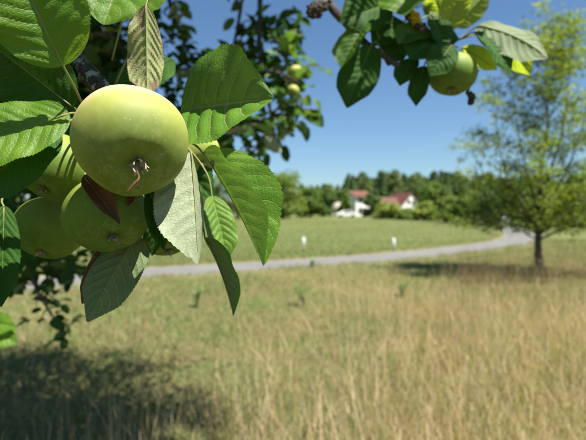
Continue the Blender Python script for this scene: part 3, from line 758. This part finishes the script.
# ---- apples
def apple_geo(R, squash=.86, seed=0, nu=56, nv=72):
    r = random.Random(seed); V = []; UVs = []
    k1, k2, k3 = r.uniform(0, 6), r.uniform(0, 6), r.uniform(0, 6)
    for i in range(nu + 1):
        th = PI * (i / nu)
        for j in range(nv):
            f = 2 * PI * j / nv
            rad = math.sin(th) ** .92 if 0 < i < nu else 0.0
            low = max(0, -math.cos(th))
            rad *= (1 - .10 * low ** 1.5) * (1 + .022 * math.cos(5 * f + k1) * (.3 + low) + .018 * math.cos(2 * f + k2) + .012 * math.cos(3 * f + k3))
            z = squash * math.cos(th) + .03 * math.cos(f + k2) * math.sin(th)
            z -= .30 * math.exp(-(th / .30) ** 2)
            z += (.22 + .02 * math.cos(5 * f + k1)) * math.exp(-((PI - th) / .36) ** 2)
            V.append((R * rad * math.cos(f), R * rad * math.sin(f), R * z))
    Q = []
    for i in range(nu):
        for j in range(nv):
            j2 = (j + 1) % nv; Q.append((i * nv + j, (i + 1) * nv + j, (i + 1) * nv + j2, i * nv + j2))
    return np.array(V), np.array(Q)
def apple(c, R, calyx_dir, mat, label, seed, stem_to=None, squash=.86, res=(56, 72), fine=True):
    V, Q = apple_geo(R, squash, seed, *res)
    me = mesh_np('apple', V, Q, [M[mat]])
    o = bpy.data.objects.new('apple', me); place(o, None, c)
    q = (-Vector(calyx_dir)).to_track_quat('Z', 'Y'); o.rotation_mode = 'QUATERNION'; o.rotation_quaternion = q
    tag(o, label, 'apple', 'green apples on the tree')
    # parts are built in the apple's own frame: +z stem end, -z calyx
    top = R * (squash - .30); tp = []
    if stem_to is not None:
        e = q.inverted() @ (Vector(stem_to) - Vector(c)); d0 = Vector((0, 0, top - .003)); d1 = Vector((0, 0, R * (squash + .06)))
        tp = [d0, d1, d1.lerp(e, .55) + Vector((0, 0, .10 * (e - d1).length)), e]
    else: tp = [Vector((0, 0, top - .003)), Vector((.002, 0, R * squash)), Vector((.004, .002, R * (squash + .35)))]
    s = MB().add(*tube(tp, [.0016, .0011, .0011, .0014], 7, 14)).build('stem', M['stem'], smooth=True); s.parent = o
    r = random.Random(seed + 50); m = MB(); zb = -R * (squash - .22) * .985
    nseg = 10 if fine else 5
    for i in range(nseg):
        a = 2 * PI * i / nseg + r.uniform(-.3, .3); L = R * r.uniform(.07, .24); w_ = R * r.uniform(.015, .045)
        d = Vector((math.cos(a), math.sin(a), 0)); sd = Vector((-d.y, d.x, 0)); curl_ = r.uniform(-.9, .75)
        b0 = d * R * .03 + Vector((0, 0, zb)); pts = [b0, b0 + d * L * .35 + Vector((0, 0, -L * .75)), b0 + d * L * (.5 + .5 * curl_) + Vector((0, 0, -L * (1.15 - .6 * curl_)))]
        V = []
        for t_, p in zip((1, .8, .12), pts): V += [p + sd * w_ * t_, p - sd * w_ * t_]
        V += [v + d * .0006 for v in V]
        m.add(V, [(0, 1, 3, 2), (2, 3, 5, 4), (8, 9, 7, 6), (10, 11, 9, 8), (0, 2, 8, 6), (2, 4, 10, 8), (3, 1, 7, 9), (5, 3, 9, 11), (4, 5, 11, 10), (1, 0, 6, 7)])
    m.add(*[x for x in lathe([(R * .085, zb + .003), (R * .075, zb - R * .01), (R * .02, zb + .001)], 9)])
    cx = m.build('calyx', M['calyx'], smooth=False); cx.parent = o
    return o
HUB = P(108, 92, .405)
a1 = apple(P(132, 142, .300), .0357, D(.38, -.60, .70), 'apple', 'largest apple in front, pale yellow-green, its dried calyx facing the viewer', 1, HUB, .88)
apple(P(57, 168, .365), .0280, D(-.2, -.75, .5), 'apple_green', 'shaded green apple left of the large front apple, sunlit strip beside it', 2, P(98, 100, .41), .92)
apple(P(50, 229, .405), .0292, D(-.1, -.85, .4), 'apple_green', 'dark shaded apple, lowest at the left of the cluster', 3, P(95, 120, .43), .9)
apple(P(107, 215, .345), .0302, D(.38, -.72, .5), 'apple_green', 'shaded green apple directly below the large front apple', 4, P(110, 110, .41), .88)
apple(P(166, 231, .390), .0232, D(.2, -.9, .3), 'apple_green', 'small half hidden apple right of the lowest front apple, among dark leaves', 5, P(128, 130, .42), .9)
apple(P(196, 152, .440), .0228, D(.4, -.6, .5), 'apple_pale', 'pale sunlit apple peeping out behind the right of the large apple', 6, P(135, 105, .43), .92)
# dried curled sepal hanging from the calyx of the front apple
qa = a1.rotation_quaternion
base = P(137, 169, .272)
sv, sq = tube([base + C_U * -.001, P(139, 178, .2655), P(134, 184, .264), P(126, 193, .2625)], [.0004, .0005, .0008, .0002], 6, 12)
ds = MB().add([qa.inverted() @ (Vector(v) - WORLD[a1]) for v in sv], sq).build('dried_sepal', M['dry_bit'], smooth=True); ds.parent = a1; ds['label'] = 'curled reddish brown dried sepal'

# ---- branch with the near cluster
LIMB = TB + Vector((.15, .0, 1.75))
nb = tag(place(bpy.data.objects.new('branch', None), tree, HUB), 'near branch carrying the front cluster of apples and leaves')
def wood_part(pts, rad, mat, parent, name='twig', sides=9, n=None, rough=.12, seed=0):
    v, q = tube(pts, rad, sides, n or len(pts) * 6, rough, seed)
    return MB().add(v, q).build(name, M[mat], parent, pts[0], True)
wood_part([LIMB, Vector((-1.35, 1.25, 2.05)), Vector((-.75, .72, 1.98)), P(-20, -70, .66), P(20, -20, .56), P(55, 30, .47), P(84, 66, .425), HUB], [.045, .030, .020, .012, .0085, .0075, .006], 'bark', nb, 'bough', 10, 60)
def knobby(pts, rad, parent, mat, seed, k=14, amp=.0028):
    r = random.Random(seed); v, q = tube(pts, rad, 14, 40, .28, seed); m = MB().add(v, q)
    for i in range(k):
        p = Vector(v[r.randrange(len(v))]); rr = amp * r.uniform(.5, 1.1)
        L, Q2 = lathe([(rr * .3, -rr), (rr * .9, -rr * .4), (rr, .1 * rr), (rr * .6, rr * .8), (rr * .1, rr)], 6)
        m.add([p + Vector(x) * r.uniform(.8, 1.2) for x in L], Q2)
    return m.build('spur', M[mat], parent, pts[0], True)
knobby([P(72, 52, .42), P(84, 68, .405), P(95, 82, .40), P(108, 94, .405), P(128, 118, .42)], [.0045, .0062, .0068, .006, .004], nb, 'bark_lichen', 4, 30)
ph = (108, 94, .405)
A = lambda *a, **k: add_leaf(nb, *a, **k)
# leaves left and above
A((63, 66, .275), (2, -66, .245), (.05, .0, 1), 'leaf_bright', [(74, 86, .29), (86, 107, .325), (100, 98, .38)], ratio=.42, fold=(30, -2), bend=10, seed=1, label='big leaf at the top left, left half sunlit and right half dark')
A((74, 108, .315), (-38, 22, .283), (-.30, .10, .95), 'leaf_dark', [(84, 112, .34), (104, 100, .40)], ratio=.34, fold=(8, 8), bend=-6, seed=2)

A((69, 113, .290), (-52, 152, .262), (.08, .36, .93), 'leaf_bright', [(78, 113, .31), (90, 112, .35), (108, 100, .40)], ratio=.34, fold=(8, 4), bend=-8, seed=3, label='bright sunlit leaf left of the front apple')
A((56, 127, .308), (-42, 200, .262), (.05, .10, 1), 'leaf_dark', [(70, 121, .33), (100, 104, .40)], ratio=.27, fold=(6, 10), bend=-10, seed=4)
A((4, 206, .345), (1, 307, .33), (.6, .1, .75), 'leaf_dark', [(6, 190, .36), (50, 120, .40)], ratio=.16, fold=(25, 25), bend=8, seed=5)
A((140, -50, .42), (104, 25, .375), (.10, .66, .75), 'leaf_bright', [(135, -30, .43), (112, 60, .41)], ratio=.50, fold=(4, 14), bend=22, seed=6, label='sunlit leaf cut by the top photo edge above the front apple')
A((146, 4, .345), (147, 95, .325), (-.25, .15, -.95), 'leaf_sick', [(150, -6, .36), (135, 40, .40), (115, 85, .405)], ratio=.23, fold=(22, 26), bend=16, curl=(20, 40), wave=.22, seed=7, puck=.05, label='blotched brownish leaf hanging above the front apple')
# leaves to the right
A((181, 111, .400), (273, 99, .340), (-.60, .0, .78), 'leaf_hero', [(172, 116, .405), (150, 120, .41), (125, 108, .41)], ratio=.46, fold=(4, 34), bend=10, curl=(0, 14), wave=.05, puck=.032, N=7, seed=8, label='broad folded leaf right of the front apple, lower half sunlit')
A((191, 152, .338), (198, 264, .310), (-.35, -.40, -.85), 'leaf_pale', [(184, 146, .35), (160, 130, .40), (130, 112, .41)], ratio=.33, fold=(8, 58), bend=-14, curl=(6, 20), wave=.09, seed=9, label='leaf showing its downy whitish underside')
A((203, 153, .345), (263, 266, .325), (.80, .42, .44), 'leaf_fold', [(192, 143, .36), (160, 128, .40), (130, 112, .41)], ratio=.34, fold=(62, 66), bend=16, curl=(8, -10), seed=10, label='long folded leaf hanging right of the cluster')
A((205, 238, .355), (233, 316, .340), (.93, .30, .18), 'leaf_fold', [(203, 225, .37), (195, 180, .39), (140, 115, .415)], ratio=.185, fold=(68, 66), bend=20, seed=11, label='narrow folded leaf with its tip lowest right of the cluster')
A((212, 196, .395), (227, 261, .380), (.35, .35, .85), 'leaf_fold', [(206, 172, .40), (180, 140, .41), (140, 112, .415)], ratio=.24, fold=(18, 18), bend=14, seed=12)
# leaves below
A((143, 226, .372), (87, 322, .345), (-.15, -.35, -.92), 'leaf_grey', [(142, 212, .385), (136, 150, .41), (122, 110, .41)], ratio=.235, fold=(10, 14), bend=-20, wave=.1, seed=13, label='grey-green leaf hanging lowest below the cluster, its tip edge sunlit')
A((150, 190, .335), (164, 250, .330), (.3, .15, .95), 'leaf_dark', [(150, 176, .345), (140, 130, .40), (124, 108, .41)], ratio=.20, fold=(40, 30), bend=18, seed=14)
A((170, 196, .362), (152, 256, .365), (-.3, .2, .9), 'leaf_dark', [(172, 180, .37), (150, 130, .41), (124, 108, .41)], ratio=.24, fold=(30, 20), bend=10, seed=24)
A((84, 176, .318), (120, 224, .306), (.25, .1, .95), 'leaf_brown', [(88, 165, .34), (104, 110, .40)], ratio=.25, fold=(34, 48), bend=-24, curl=(20, 30), wave=.16, seed=15, label='brown withered leaf between the front apples')
A((110, 242, .372), (82, 304, .362), (.35, .2, .9), 'leaf_brown', [(114, 230, .385), (118, 150, .41), (112, 104, .405)], ratio=.17, fold=(40, 30), bend=20, wave=.14, seed=16, label='brown withered leaf hanging below the cluster')
A((136, 190, .33), (128, 206, .325), (-.3, .1, .9), 'leaf_brown', [(136, 182, .345), (118, 106, .405)], ratio=.26, fold=(25, 45), bend=-20, wave=.14, seed=17)
A((28, 250, .50), (-18, 300, .47), (.1, .6, .8), 'leaf_dark', None, ratio=.28, fold=(20, 20), bend=14, seed=18)
A((96, 112, .42), (28, 150, .43), (.0, .5, .85), 'leaf_dark', [(100, 108, .42), (108, 98, .41)], ratio=.34, fold=(10, 10), seed=19)
A((118, 100, .43), (175, 60, .46), (.1, .3, .9), 'leaf_dark', [(114, 98, .42), (108, 96, .41)], ratio=.30, fold=(18, 18), seed=20)
A((128, 118, .425), (214, 200, .44), (.2, .4, .9), 'leaf_dark', [(122, 112, .42), (112, 98, .41)], ratio=.26, fold=(18, 18), seed=21)

# ---- branch at the upper right
HR = P(432, 42, .70)
ub = tag(place(bpy.data.objects.new('branch', None), tree, HR), 'branch reaching in from the top, with one apple and yellow lichen')
wood_part([TB + Vector((.27, .05, 2.3)), Vector((-1.2, 1.6, 2.75)), Vector((-.35, .95, 2.55)), P(300, -90, .80), P(326, -4, .74), P(347, 24, .73), P(366, 44, .72), P(386, 57, .70), P(398, 66, .69), P(418, 82, .69)], [.05, .036, .024, .012, .0075, .0062, .0055, .005, .0045, .003], 'bark', ub, 'bough', 10, 70)
knobby([P(392, -60, .76), P(402, -10, .72), P(411, 14, .70), P(421, 29, .695), P(434, 43, .69), P(447, 54, .685)], [.007, .0075, .008, .0085, .009, .006], ub, 'bark_yellow', 9, 34, .004)
wood_part([P(326, -4, .74), P(350, -50, .76), P(392, -60, .76)], [.007, .007, .007], 'bark', ub, 'twig')
knobby([P(330, 2, .735), P(321, 6, .73), P(314, 10, .725), P(311, 16, .72)], [.004, .008, .010, .006], ub, 'bark', 19, 46, .005)
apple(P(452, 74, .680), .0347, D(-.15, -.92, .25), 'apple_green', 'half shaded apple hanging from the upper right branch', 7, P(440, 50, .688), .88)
wood_part([P(467, 92, .70), P(472, 97, .695), P(470, 104, .69)], [.003, .0055, .004], 'bark', ub, 'twig', 8, None, .35, 5)
wood_part([P(447, 54, .685), P(480, 60, .735), P(467, 92, .70)], [.004, .0015, .002], 'stem', ub, 'twig')
hb = (440, 46, .69)
U = lambda *a, **k: add_leaf(ub, *a, **{**dict(pet=.0009), **k})
U((366, 24, .70), (341, 68, .68), (-.5, .2, .85), 'leaf', [(372, 20, .71), (380, 40, .71)], ratio=.34, fold=(30, 12), bend=15, seed=31, label='broad leaf with a sunlit stripe, left end of the upper right branch')
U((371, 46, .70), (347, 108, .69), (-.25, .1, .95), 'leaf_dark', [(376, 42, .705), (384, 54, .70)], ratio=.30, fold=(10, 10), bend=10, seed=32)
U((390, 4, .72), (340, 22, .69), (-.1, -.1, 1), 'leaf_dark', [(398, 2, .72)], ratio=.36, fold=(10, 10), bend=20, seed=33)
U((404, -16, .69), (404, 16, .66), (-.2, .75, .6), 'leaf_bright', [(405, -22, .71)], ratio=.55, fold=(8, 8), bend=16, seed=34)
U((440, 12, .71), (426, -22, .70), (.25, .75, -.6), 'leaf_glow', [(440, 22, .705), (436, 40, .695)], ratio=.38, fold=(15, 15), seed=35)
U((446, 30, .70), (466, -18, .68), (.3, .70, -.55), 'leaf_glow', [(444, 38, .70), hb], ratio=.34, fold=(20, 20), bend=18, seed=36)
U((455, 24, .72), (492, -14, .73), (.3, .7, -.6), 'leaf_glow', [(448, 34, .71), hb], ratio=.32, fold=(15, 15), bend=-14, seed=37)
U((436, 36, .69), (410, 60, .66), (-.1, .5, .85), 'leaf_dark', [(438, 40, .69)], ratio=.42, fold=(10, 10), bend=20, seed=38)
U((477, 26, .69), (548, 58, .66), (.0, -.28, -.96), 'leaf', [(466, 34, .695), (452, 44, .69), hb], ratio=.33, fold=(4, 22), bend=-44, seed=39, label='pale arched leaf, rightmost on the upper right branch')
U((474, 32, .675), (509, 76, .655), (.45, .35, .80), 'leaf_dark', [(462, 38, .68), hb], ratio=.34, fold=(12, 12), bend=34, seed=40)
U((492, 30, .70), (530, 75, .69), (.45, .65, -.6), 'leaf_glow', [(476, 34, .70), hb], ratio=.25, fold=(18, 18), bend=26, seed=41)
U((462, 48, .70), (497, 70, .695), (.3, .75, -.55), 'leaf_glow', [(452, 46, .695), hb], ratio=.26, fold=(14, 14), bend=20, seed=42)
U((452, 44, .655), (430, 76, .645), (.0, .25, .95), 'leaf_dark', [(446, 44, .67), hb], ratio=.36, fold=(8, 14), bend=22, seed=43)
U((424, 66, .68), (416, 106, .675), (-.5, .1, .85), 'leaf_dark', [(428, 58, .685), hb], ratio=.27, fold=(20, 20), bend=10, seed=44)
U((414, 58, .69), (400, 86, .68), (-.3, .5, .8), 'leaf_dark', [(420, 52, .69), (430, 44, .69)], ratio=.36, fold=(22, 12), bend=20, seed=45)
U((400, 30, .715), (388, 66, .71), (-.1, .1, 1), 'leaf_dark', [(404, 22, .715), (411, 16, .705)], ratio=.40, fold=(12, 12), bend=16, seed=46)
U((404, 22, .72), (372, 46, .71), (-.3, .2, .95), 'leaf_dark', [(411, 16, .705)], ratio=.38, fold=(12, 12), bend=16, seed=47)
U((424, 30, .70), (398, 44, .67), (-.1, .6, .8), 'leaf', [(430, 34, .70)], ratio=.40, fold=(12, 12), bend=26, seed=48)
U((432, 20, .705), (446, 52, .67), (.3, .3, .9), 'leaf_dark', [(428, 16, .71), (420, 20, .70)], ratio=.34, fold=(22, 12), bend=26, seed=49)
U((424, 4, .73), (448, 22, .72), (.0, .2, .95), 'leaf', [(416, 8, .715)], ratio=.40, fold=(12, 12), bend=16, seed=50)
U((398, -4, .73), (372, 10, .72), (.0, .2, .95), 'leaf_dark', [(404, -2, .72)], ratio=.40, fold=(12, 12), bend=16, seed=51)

# ---- hanging branches further back (about two to three metres away)
VAR = []
for i in range(8):
    rr = random.Random(60 + i)
    V, Q, UV, a = make_leaf((0, 0, 0), (1, 0, 0), (0, 0, 1), ratio=rr.uniform(.27, .36), fold=(rr.uniform(8, 35),) * 2, bend=rr.uniform(10, 45), twist=rr.uniform(-30, 30), wave=.06, seed=60 + i, nu=14, nv=6, serr=0)
    pv, pq = tube([(-.35, 0, .0), (-.15, 0, -.01), (0, 0, 0)], [.012, .010, .009], 4, 4)
    VAR.append([mesh_np('leaf', np.concatenate([V, np.array(pv)]), Q.tolist() + [tuple(k + len(V) for k in f) for f in pq], [M[m_], M['petiole']], uv=np.concatenate([UV, np.zeros((len(pv), 2))]), midx=[0] * len(Q) + [1] * len(pq)) for m_ in ('leaf', 'leaf_dark', 'leaf_pale')])
r5 = random.Random(5)
def hang_leaf(parent, q, L, droop=.55, sort=None, dirv=None, nrm=None):
    d = dirv or Vector((r5.gauss(0, 1), r5.gauss(0, .8), r5.gauss(-droop, .7))).normalized()
    nn = nrm or (Vector((0, 0, .8)) + Vector((r5.gauss(0, .6), r5.gauss(0, .6), r5.gauss(0, .3))))
    s = d.cross(nn).normalized(); nn = s.cross(d).normalized()
    m3 = Matrix((d, -s, nn)).transposed().to_4x4()
    k = sort if sort is not None else r5.choices((0, 1, 2), (.45, .45, .10))[0]
    o = bpy.data.objects.new('leaf', r5.choice(VAR)[k])
    place(o, parent, q + d * .3 * L); o.rotation_mode = 'QUATERNION'; o.rotation_quaternion = m3.to_quaternion(); o.scale = (L, L, L)
    return o
LEAFN = [0]
def hang_branch(pts, rad, label, nleaf, spread, start=.0, Lr=(.075, .105), feeder=None, twigs=6, seed=0):
    w_ = [P(*p) for p in pts]
    b = tag(place(bpy.data.objects.new('branch', None), tree, w_[0]), label)
    full = ([Vector(f) for f in feeder] if feeder else []) + w_
    rads = list(np.linspace(rad * 2.4, rad, len(feeder))) + list(np.linspace(rad, rad * .35, len(w_))) if feeder else list(np.linspace(rad, rad * .35, len(w_)))
    wood_part(full, rads, 'bark', b, 'bough', 7, len(full) * 6, .15, seed)
    sp = [Vector(p) for p in spline(w_, 40)]
    rr = random.Random(seed)
    ends = []
    for i in range(twigs):
        t = rr.uniform(start, 1); o = sp[int(t * 39)]
        e = o + Vector((rr.gauss(0, 1), rr.gauss(0, .7), rr.gauss(-.1, .6))).normalized() * spread * rr.uniform(.6, 1.25)
        wood_part([o, o.lerp(e, .5) + Vector((0, 0, .02)), e], [rad * .5, rad * .35, rad * .2], 'bark', b, 'twig', 5, 8, .2, i)
        ends.append((o, e))
    for i in range(nleaf):
        if ends and rr.random() < .72:
            o, e = rr.choice(ends); q = o.lerp(e, rr.uniform(.35, 1.05))
        else: q = sp[int(rr.uniform(start, 1) * 39)].copy()
        q = q + Vector((rr.gauss(0, .012), rr.gauss(0, .012), rr.gauss(0, .012)))
        hang_leaf(b, q, rr.uniform(*Lr)); LEAFN[0] += 1
    return b
top1 = TB + Vector((.3, .0, 2.7)); top2 = TB + Vector((.33, 0, 3.0))
hang_branch([(158, -60, 2.6), (168, -5, 2.5), (178, 30, 2.45), (192, 58, 2.4), (204, 92, 2.4)], .013, 'thin dark branch against the sky right of the blotched leaf', 24, .13, .2, feeder=[top1, Vector((-1.2, 2.6, 3.1))], twigs=8, seed=1)
hang_branch([(250, -60, 2.6), (242, 0, 2.5), (234, 45, 2.45), (224, 80, 2.4), (214, 120, 2.4)], .012, 'dark slanting branch behind the broad folded leaf', 34, .16, .15, feeder=[top1, Vector((-.9, 2.7, 3.3))], twigs=10, seed=2)
b3 = hang_branch([(258, -60, 2.5), (260, 0, 2.4), (259, 40, 2.35), (263, 80, 2.3), (272, 120, 2.3), (268, 150, 2.3)], .017, 'thick dark vertical branch hanging above the folded leaf tip', 52, .20, .35, feeder=[top2, Vector((-.8, 2.6, 3.4))], twigs=14, seed=3)
b4 = hang_branch([(261, 36, 2.35), (272, 38, 2.33), (281, 46, 2.32), (286, 64, 2.3), (296, 84, 2.28), (302, 112, 2.28)], .007, 'side branch with two small sunlit apples against the sky', 34, .10, .35, twigs=9, seed=4)
hang_branch([(100, -60, 2.3), (112, -5, 2.2), (118, 35, 2.1), (110, 75, 2.1), (120, 120, 2.1)], .014, 'dark leafy branch in the shade behind the front leaves', 44, .20, .1, feeder=[top1, Vector((-1.4, 2.3, 2.9))], twigs=12, seed=6)
hang_branch([(20, -60, 2.0), (40, 0, 1.95), (60, 50, 1.9), (62, 110, 1.9), (40, 190, 1.9)], .014, 'shaded leafy branch behind the left of the front cluster', 34, .22, .1, feeder=[top1, Vector((-1.5, 2.1, 2.7))], twigs=10, seed=8)
hang_branch([(-60, 215, 1.75), (-10, 235, 1.72), (22, 258, 1.7), (38, 292, 1.68), (56, 322, 1.66), (66, 346, 1.65)], .008, 'low hanging leafy branch at the lower left', 46, .085, .15, Lr=(.04, .062), feeder=[TB + Vector((.12, 0, 1.65)), Vector((-1.5, 1.8, 1.55))], twigs=14, seed=9)
hang_branch([(-60, 225, 1.8), (0, 238, 1.8), (40, 262, 1.78), (74, 282, 1.78)], .006, 'short leafy twig in front of the lane behind the shaded apples', 26, .10, .1, Lr=(.05, .07), feeder=[TB + Vector((.12, 0, 1.60))], twigs=8, seed=10)
# placed single leaves on the sky side
for (x_, y_, d_, dv, nn, so_) in [((283), 32, 2.3, (1, .2, -.15), (.1, -.7, .5), 0), (298, 68, 2.28, (1, 0, .05), (.0, -.3, .8), 2), (312, 68, 2.3, (1, .1, -.35), (.3, -.5, .7), 0), (310, 94, 2.28, (.5, 0, -1), (.6, -.6, .3), 2),
        (292, 98, 2.26, (.2, -.3, -1), (.2, -.8, .4), 0), (302, 120, 2.28, (.2, 0, -1), (.3, -.8, .2), 1), (284, 140, 2.3, (.15, 0, -1), (-.3, -.8, .3), 1), (268, 148, 2.3, (-.2, 0, -1), (.3, -.8, .3), 1), (276, 112, 2.25, (-.4, -.2, -1), (0, -.7, .5), 0)]:
    hang_leaf(b4, P(x_, y_, d_), .085, sort=so_, dirv=Vector(dv).normalized(), nrm=Vector(nn))
yl = hang_branch([(-70, 322, 1.1), (-30, 318, 1.1), (-8, 322, 1.1)], .004, 'twig end with two sunlit yellow-green leaves at the left photo edge', 0, .06, feeder=[TB + Vector((.10, 0, 1.45)), Vector((-1.4, 1.4, 1.3))], twigs=1, seed=12)
for (x_, y_, dv) in ((-16, 322, (.95, -.1, -.02)), (-14, 326, (.9, .1, -.42))):
    o = add_leaf(yl, (x_, y_, 1.1), (x_ + 32, y_ + (5 if dv[2] > -.2 else 18), 1.08), (.1, .45, .9), 'leaf_bright', [(-20, 321, 1.1), (-28, 319, 1.1)], ratio=.30, fold=(12, 12), bend=20, seed=90 + y_)
# apples in the background
bgap = [(296, 72, 2.28, .033, 'apple_pale', 'small sunlit apple, upper one of two against the sky', (295, 60, 2.29)), (293, 91, 2.27, .030, 'apple_pale', 'small sunlit apple, lower one of two against the sky', (290, 78, 2.29)),
        (284, 106, 2.30, .031, 'apple_green', 'dim apple just below the two small sunlit ones', (286, 92, 2.30)), (283, 119, 2.31, .029, 'apple_green', 'dim apple lowest of the distant four', (288, 104, 2.30)), (108, 42, 2.1, .033, 'apple_green', 'distant shaded apple between the top left leaf and the blotched leaf', (112, 26, 2.1))]
for i, (x_, y_, d_, R_, m_, lab, sm) in enumerate(bgap):
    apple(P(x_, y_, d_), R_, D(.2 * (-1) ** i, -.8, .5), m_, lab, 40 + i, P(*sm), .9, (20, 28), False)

# ---- the many smaller leaves of the hanging branches that cannot be told apart
def shade_leaves():
    r = np.random.default_rng(31); out = []
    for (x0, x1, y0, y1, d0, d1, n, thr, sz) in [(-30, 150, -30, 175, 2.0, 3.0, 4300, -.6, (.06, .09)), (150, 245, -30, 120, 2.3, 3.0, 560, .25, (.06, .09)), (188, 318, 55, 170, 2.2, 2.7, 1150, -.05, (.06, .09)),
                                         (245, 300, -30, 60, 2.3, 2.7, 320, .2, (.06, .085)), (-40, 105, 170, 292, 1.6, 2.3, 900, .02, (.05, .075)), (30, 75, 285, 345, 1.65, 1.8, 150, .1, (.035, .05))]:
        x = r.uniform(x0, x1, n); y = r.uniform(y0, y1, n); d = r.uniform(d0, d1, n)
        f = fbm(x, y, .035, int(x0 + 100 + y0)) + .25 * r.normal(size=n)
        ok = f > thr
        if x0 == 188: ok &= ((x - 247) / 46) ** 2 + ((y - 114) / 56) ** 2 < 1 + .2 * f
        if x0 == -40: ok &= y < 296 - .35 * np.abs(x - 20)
        for a_, b_, c_ in zip(x[ok], y[ok], d[ok]): out.append((P(a_, b_, c_), r.uniform(*sz)))
    V = []; Q = []; C = []
    for q, L in out:
        dv = np.array((r.normal(), r.normal() * .8, r.normal() * .7 - .5)); dv /= np.linalg.norm(dv)
        nn = np.array((r.normal() * .6, r.normal() * .6 - .2, .8)); s_ = np.cross(dv, nn); s_ /= np.linalg.norm(s_); nn = np.cross(s_, dv)
        q = np.array(q); w_ = L * r.uniform(.26, .34); k = len(V)
        up_ = nn * w_ * r.uniform(.1, .5)
        V += [q, q + dv * L * .3 + s_ * w_ + up_, q + dv * L * .65 + s_ * w_ * .85 + up_, q + dv * L - nn * .1 * L, q + dv * L * .65 - s_ * w_ * .85 + up_, q + dv * L * .3 - s_ * w_ + up_]
        Q += [(k, k + 1, k + 2, k + 3), (k, k + 3, k + 4, k + 5)]
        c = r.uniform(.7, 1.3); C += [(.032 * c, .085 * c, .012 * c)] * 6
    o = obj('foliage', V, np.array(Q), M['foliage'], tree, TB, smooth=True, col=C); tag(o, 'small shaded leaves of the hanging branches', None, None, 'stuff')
shade_leaves()

# ---- the rest of the crown: leaves above and beside the photo, one part
def crown():
    r = np.random.default_rng(77); cs = []
    n = 26000; C0 = np.array((-1.25, 2.5, 3.35)); RR = np.array((1.95, 1.75, 1.55))
    k = 170
    d = r.normal(size=(k, 3)); d /= np.linalg.norm(d, axis=1)[:, None]; c = C0 + d * RR * (r.random(k) ** .4)[:, None]
    i = r.integers(0, k, n); p = c[i] + r.normal(size=(n, 3)) * np.array((.19, .19, .13))
    p2 = np.stack([r.uniform(-3.0, -1.3, 2500), r.uniform(.6, 3.2, 2500), r.uniform(1.5, 2.6, 2500)], 1)
    # the high, sun side of the crown that shades the grass at the lower left
    m = 17000; gx = r.uniform(-260, 215, m); gy = 352 + 330 * r.random(m) ** 1.3
    okk = gy > 352 + np.clip((gx - 120) * .62, 0, 99) + 10 * np.sin(gx * .09) + 7 * np.sin(gx * .21 + 1)
    gx = gx[okk]; gy = gy[okk]; gy_ = F * EYE / (gy - HOR); gx_ = (gx - CX) / F * gy_; hz = r.uniform(3.25, 4.1, len(gx))
    p3 = np.stack([gx_ + SUN.x / SUN.z * hz, gy_ + SUN.y / SUN.z * hz, hz], 1)
    # leaves added out of view, left and above the near cluster, to block skylight
    p4 = np.stack([r.uniform(-.75, -.22, 900), r.uniform(.12, .7, 900), r.uniform(1.15, 2.0, 900)], 1)
    p5 = np.stack([r.uniform(-.5, .0, 700), r.uniform(.2, .9, 700), r.uniform(1.8, 2.3, 700)], 1)
    # leaves added out of view above the upper right branch, to dapple it
    p6 = []
    for (sx, sy, k6, sd6) in ((362, 66, 5, .03), (394, 40, 10, .045), (434, 70, 18, .026)):
        p6.append(np.array(P(sx, sy, .69)) + np.array(SUN) * r.uniform(.30, .55, k6)[:, None] + r.normal(size=(k6, 3)) * sd6)
    p = np.concatenate([p, p2, p3, p4, p5] + p6)
    vx = CX + F * p[:, 0] / np.maximum(p[:, 1], .05); vy = HOR - F * (p[:, 2] - EYE) / np.maximum(p[:, 1], .05)
    keep = ~((vx > -45) & (vx < 640) & (vy > -25) & (p[:, 1] > 0))
    # nothing may stand between the sun and the two near branches
    for tgt, rad in ((P(140, 150, .33), .40), (P(500, 40, .68), .055), (P(462, 70, .66), .02), (P(5, 330, 1.1), .12), (P(300, 85, 2.28), .26)):
        v = p - np.array(tgt); s = v @ np.array(SUN); dist = np.linalg.norm(v - s[:, None] * np.array(SUN), axis=1); keep &= ~((s > 0) & (dist < rad))
    p = p[keep]; n = len(p)
    nn = r.normal(size=(n, 3)) * .6 + np.array((0, 0, .8)); nn /= np.linalg.norm(nn, axis=1)[:, None]
    t = r.normal(size=(n, 3)) + np.array((0, 0, -.4)); t -= nn * (t * nn).sum(1)[:, None]; t /= np.linalg.norm(t, axis=1)[:, None]; b = np.cross(nn, t)
    L = r.uniform(.055, .09, n)[:, None]
    V = np.stack([p, p + t * L * .45 + b * L * .30, p + t * L, p + t * L * .45 - b * L * .30], 1).reshape(-1, 3)
    cl = lerp((.035, .095, .012), (.075, .15, .02), r.random(n))
    o = obj('crown', V, np.arange(n * 4).reshape(-1, 4), M['foliage'], tree, TB, smooth=False, col=np.repeat(cl, 4, 0)); tag(o, None, None, None, 'stuff')
    rr = random.Random(3)
    for j in range(22):
        e = Vector(c[rr.randrange(k)]); s0 = TB + Vector((.3, 0, rr.uniform(2.0, 3.6)))
        vx_ = CX + F * e.x / max(e.y, .05); vy_ = HOR - F * (e.z - EYE) / max(e.y, .05)
        if vy_ > -30 and -40 < vx_ < 640: continue
        wood_part([s0, s0.lerp(e, .5) + Vector((0, 0, .25)), e], [.035, .02, .006], 'bark', tree, 'limb', 7, 10, .1, j)
crown()
print('hanging leaves', LEAFN[0])
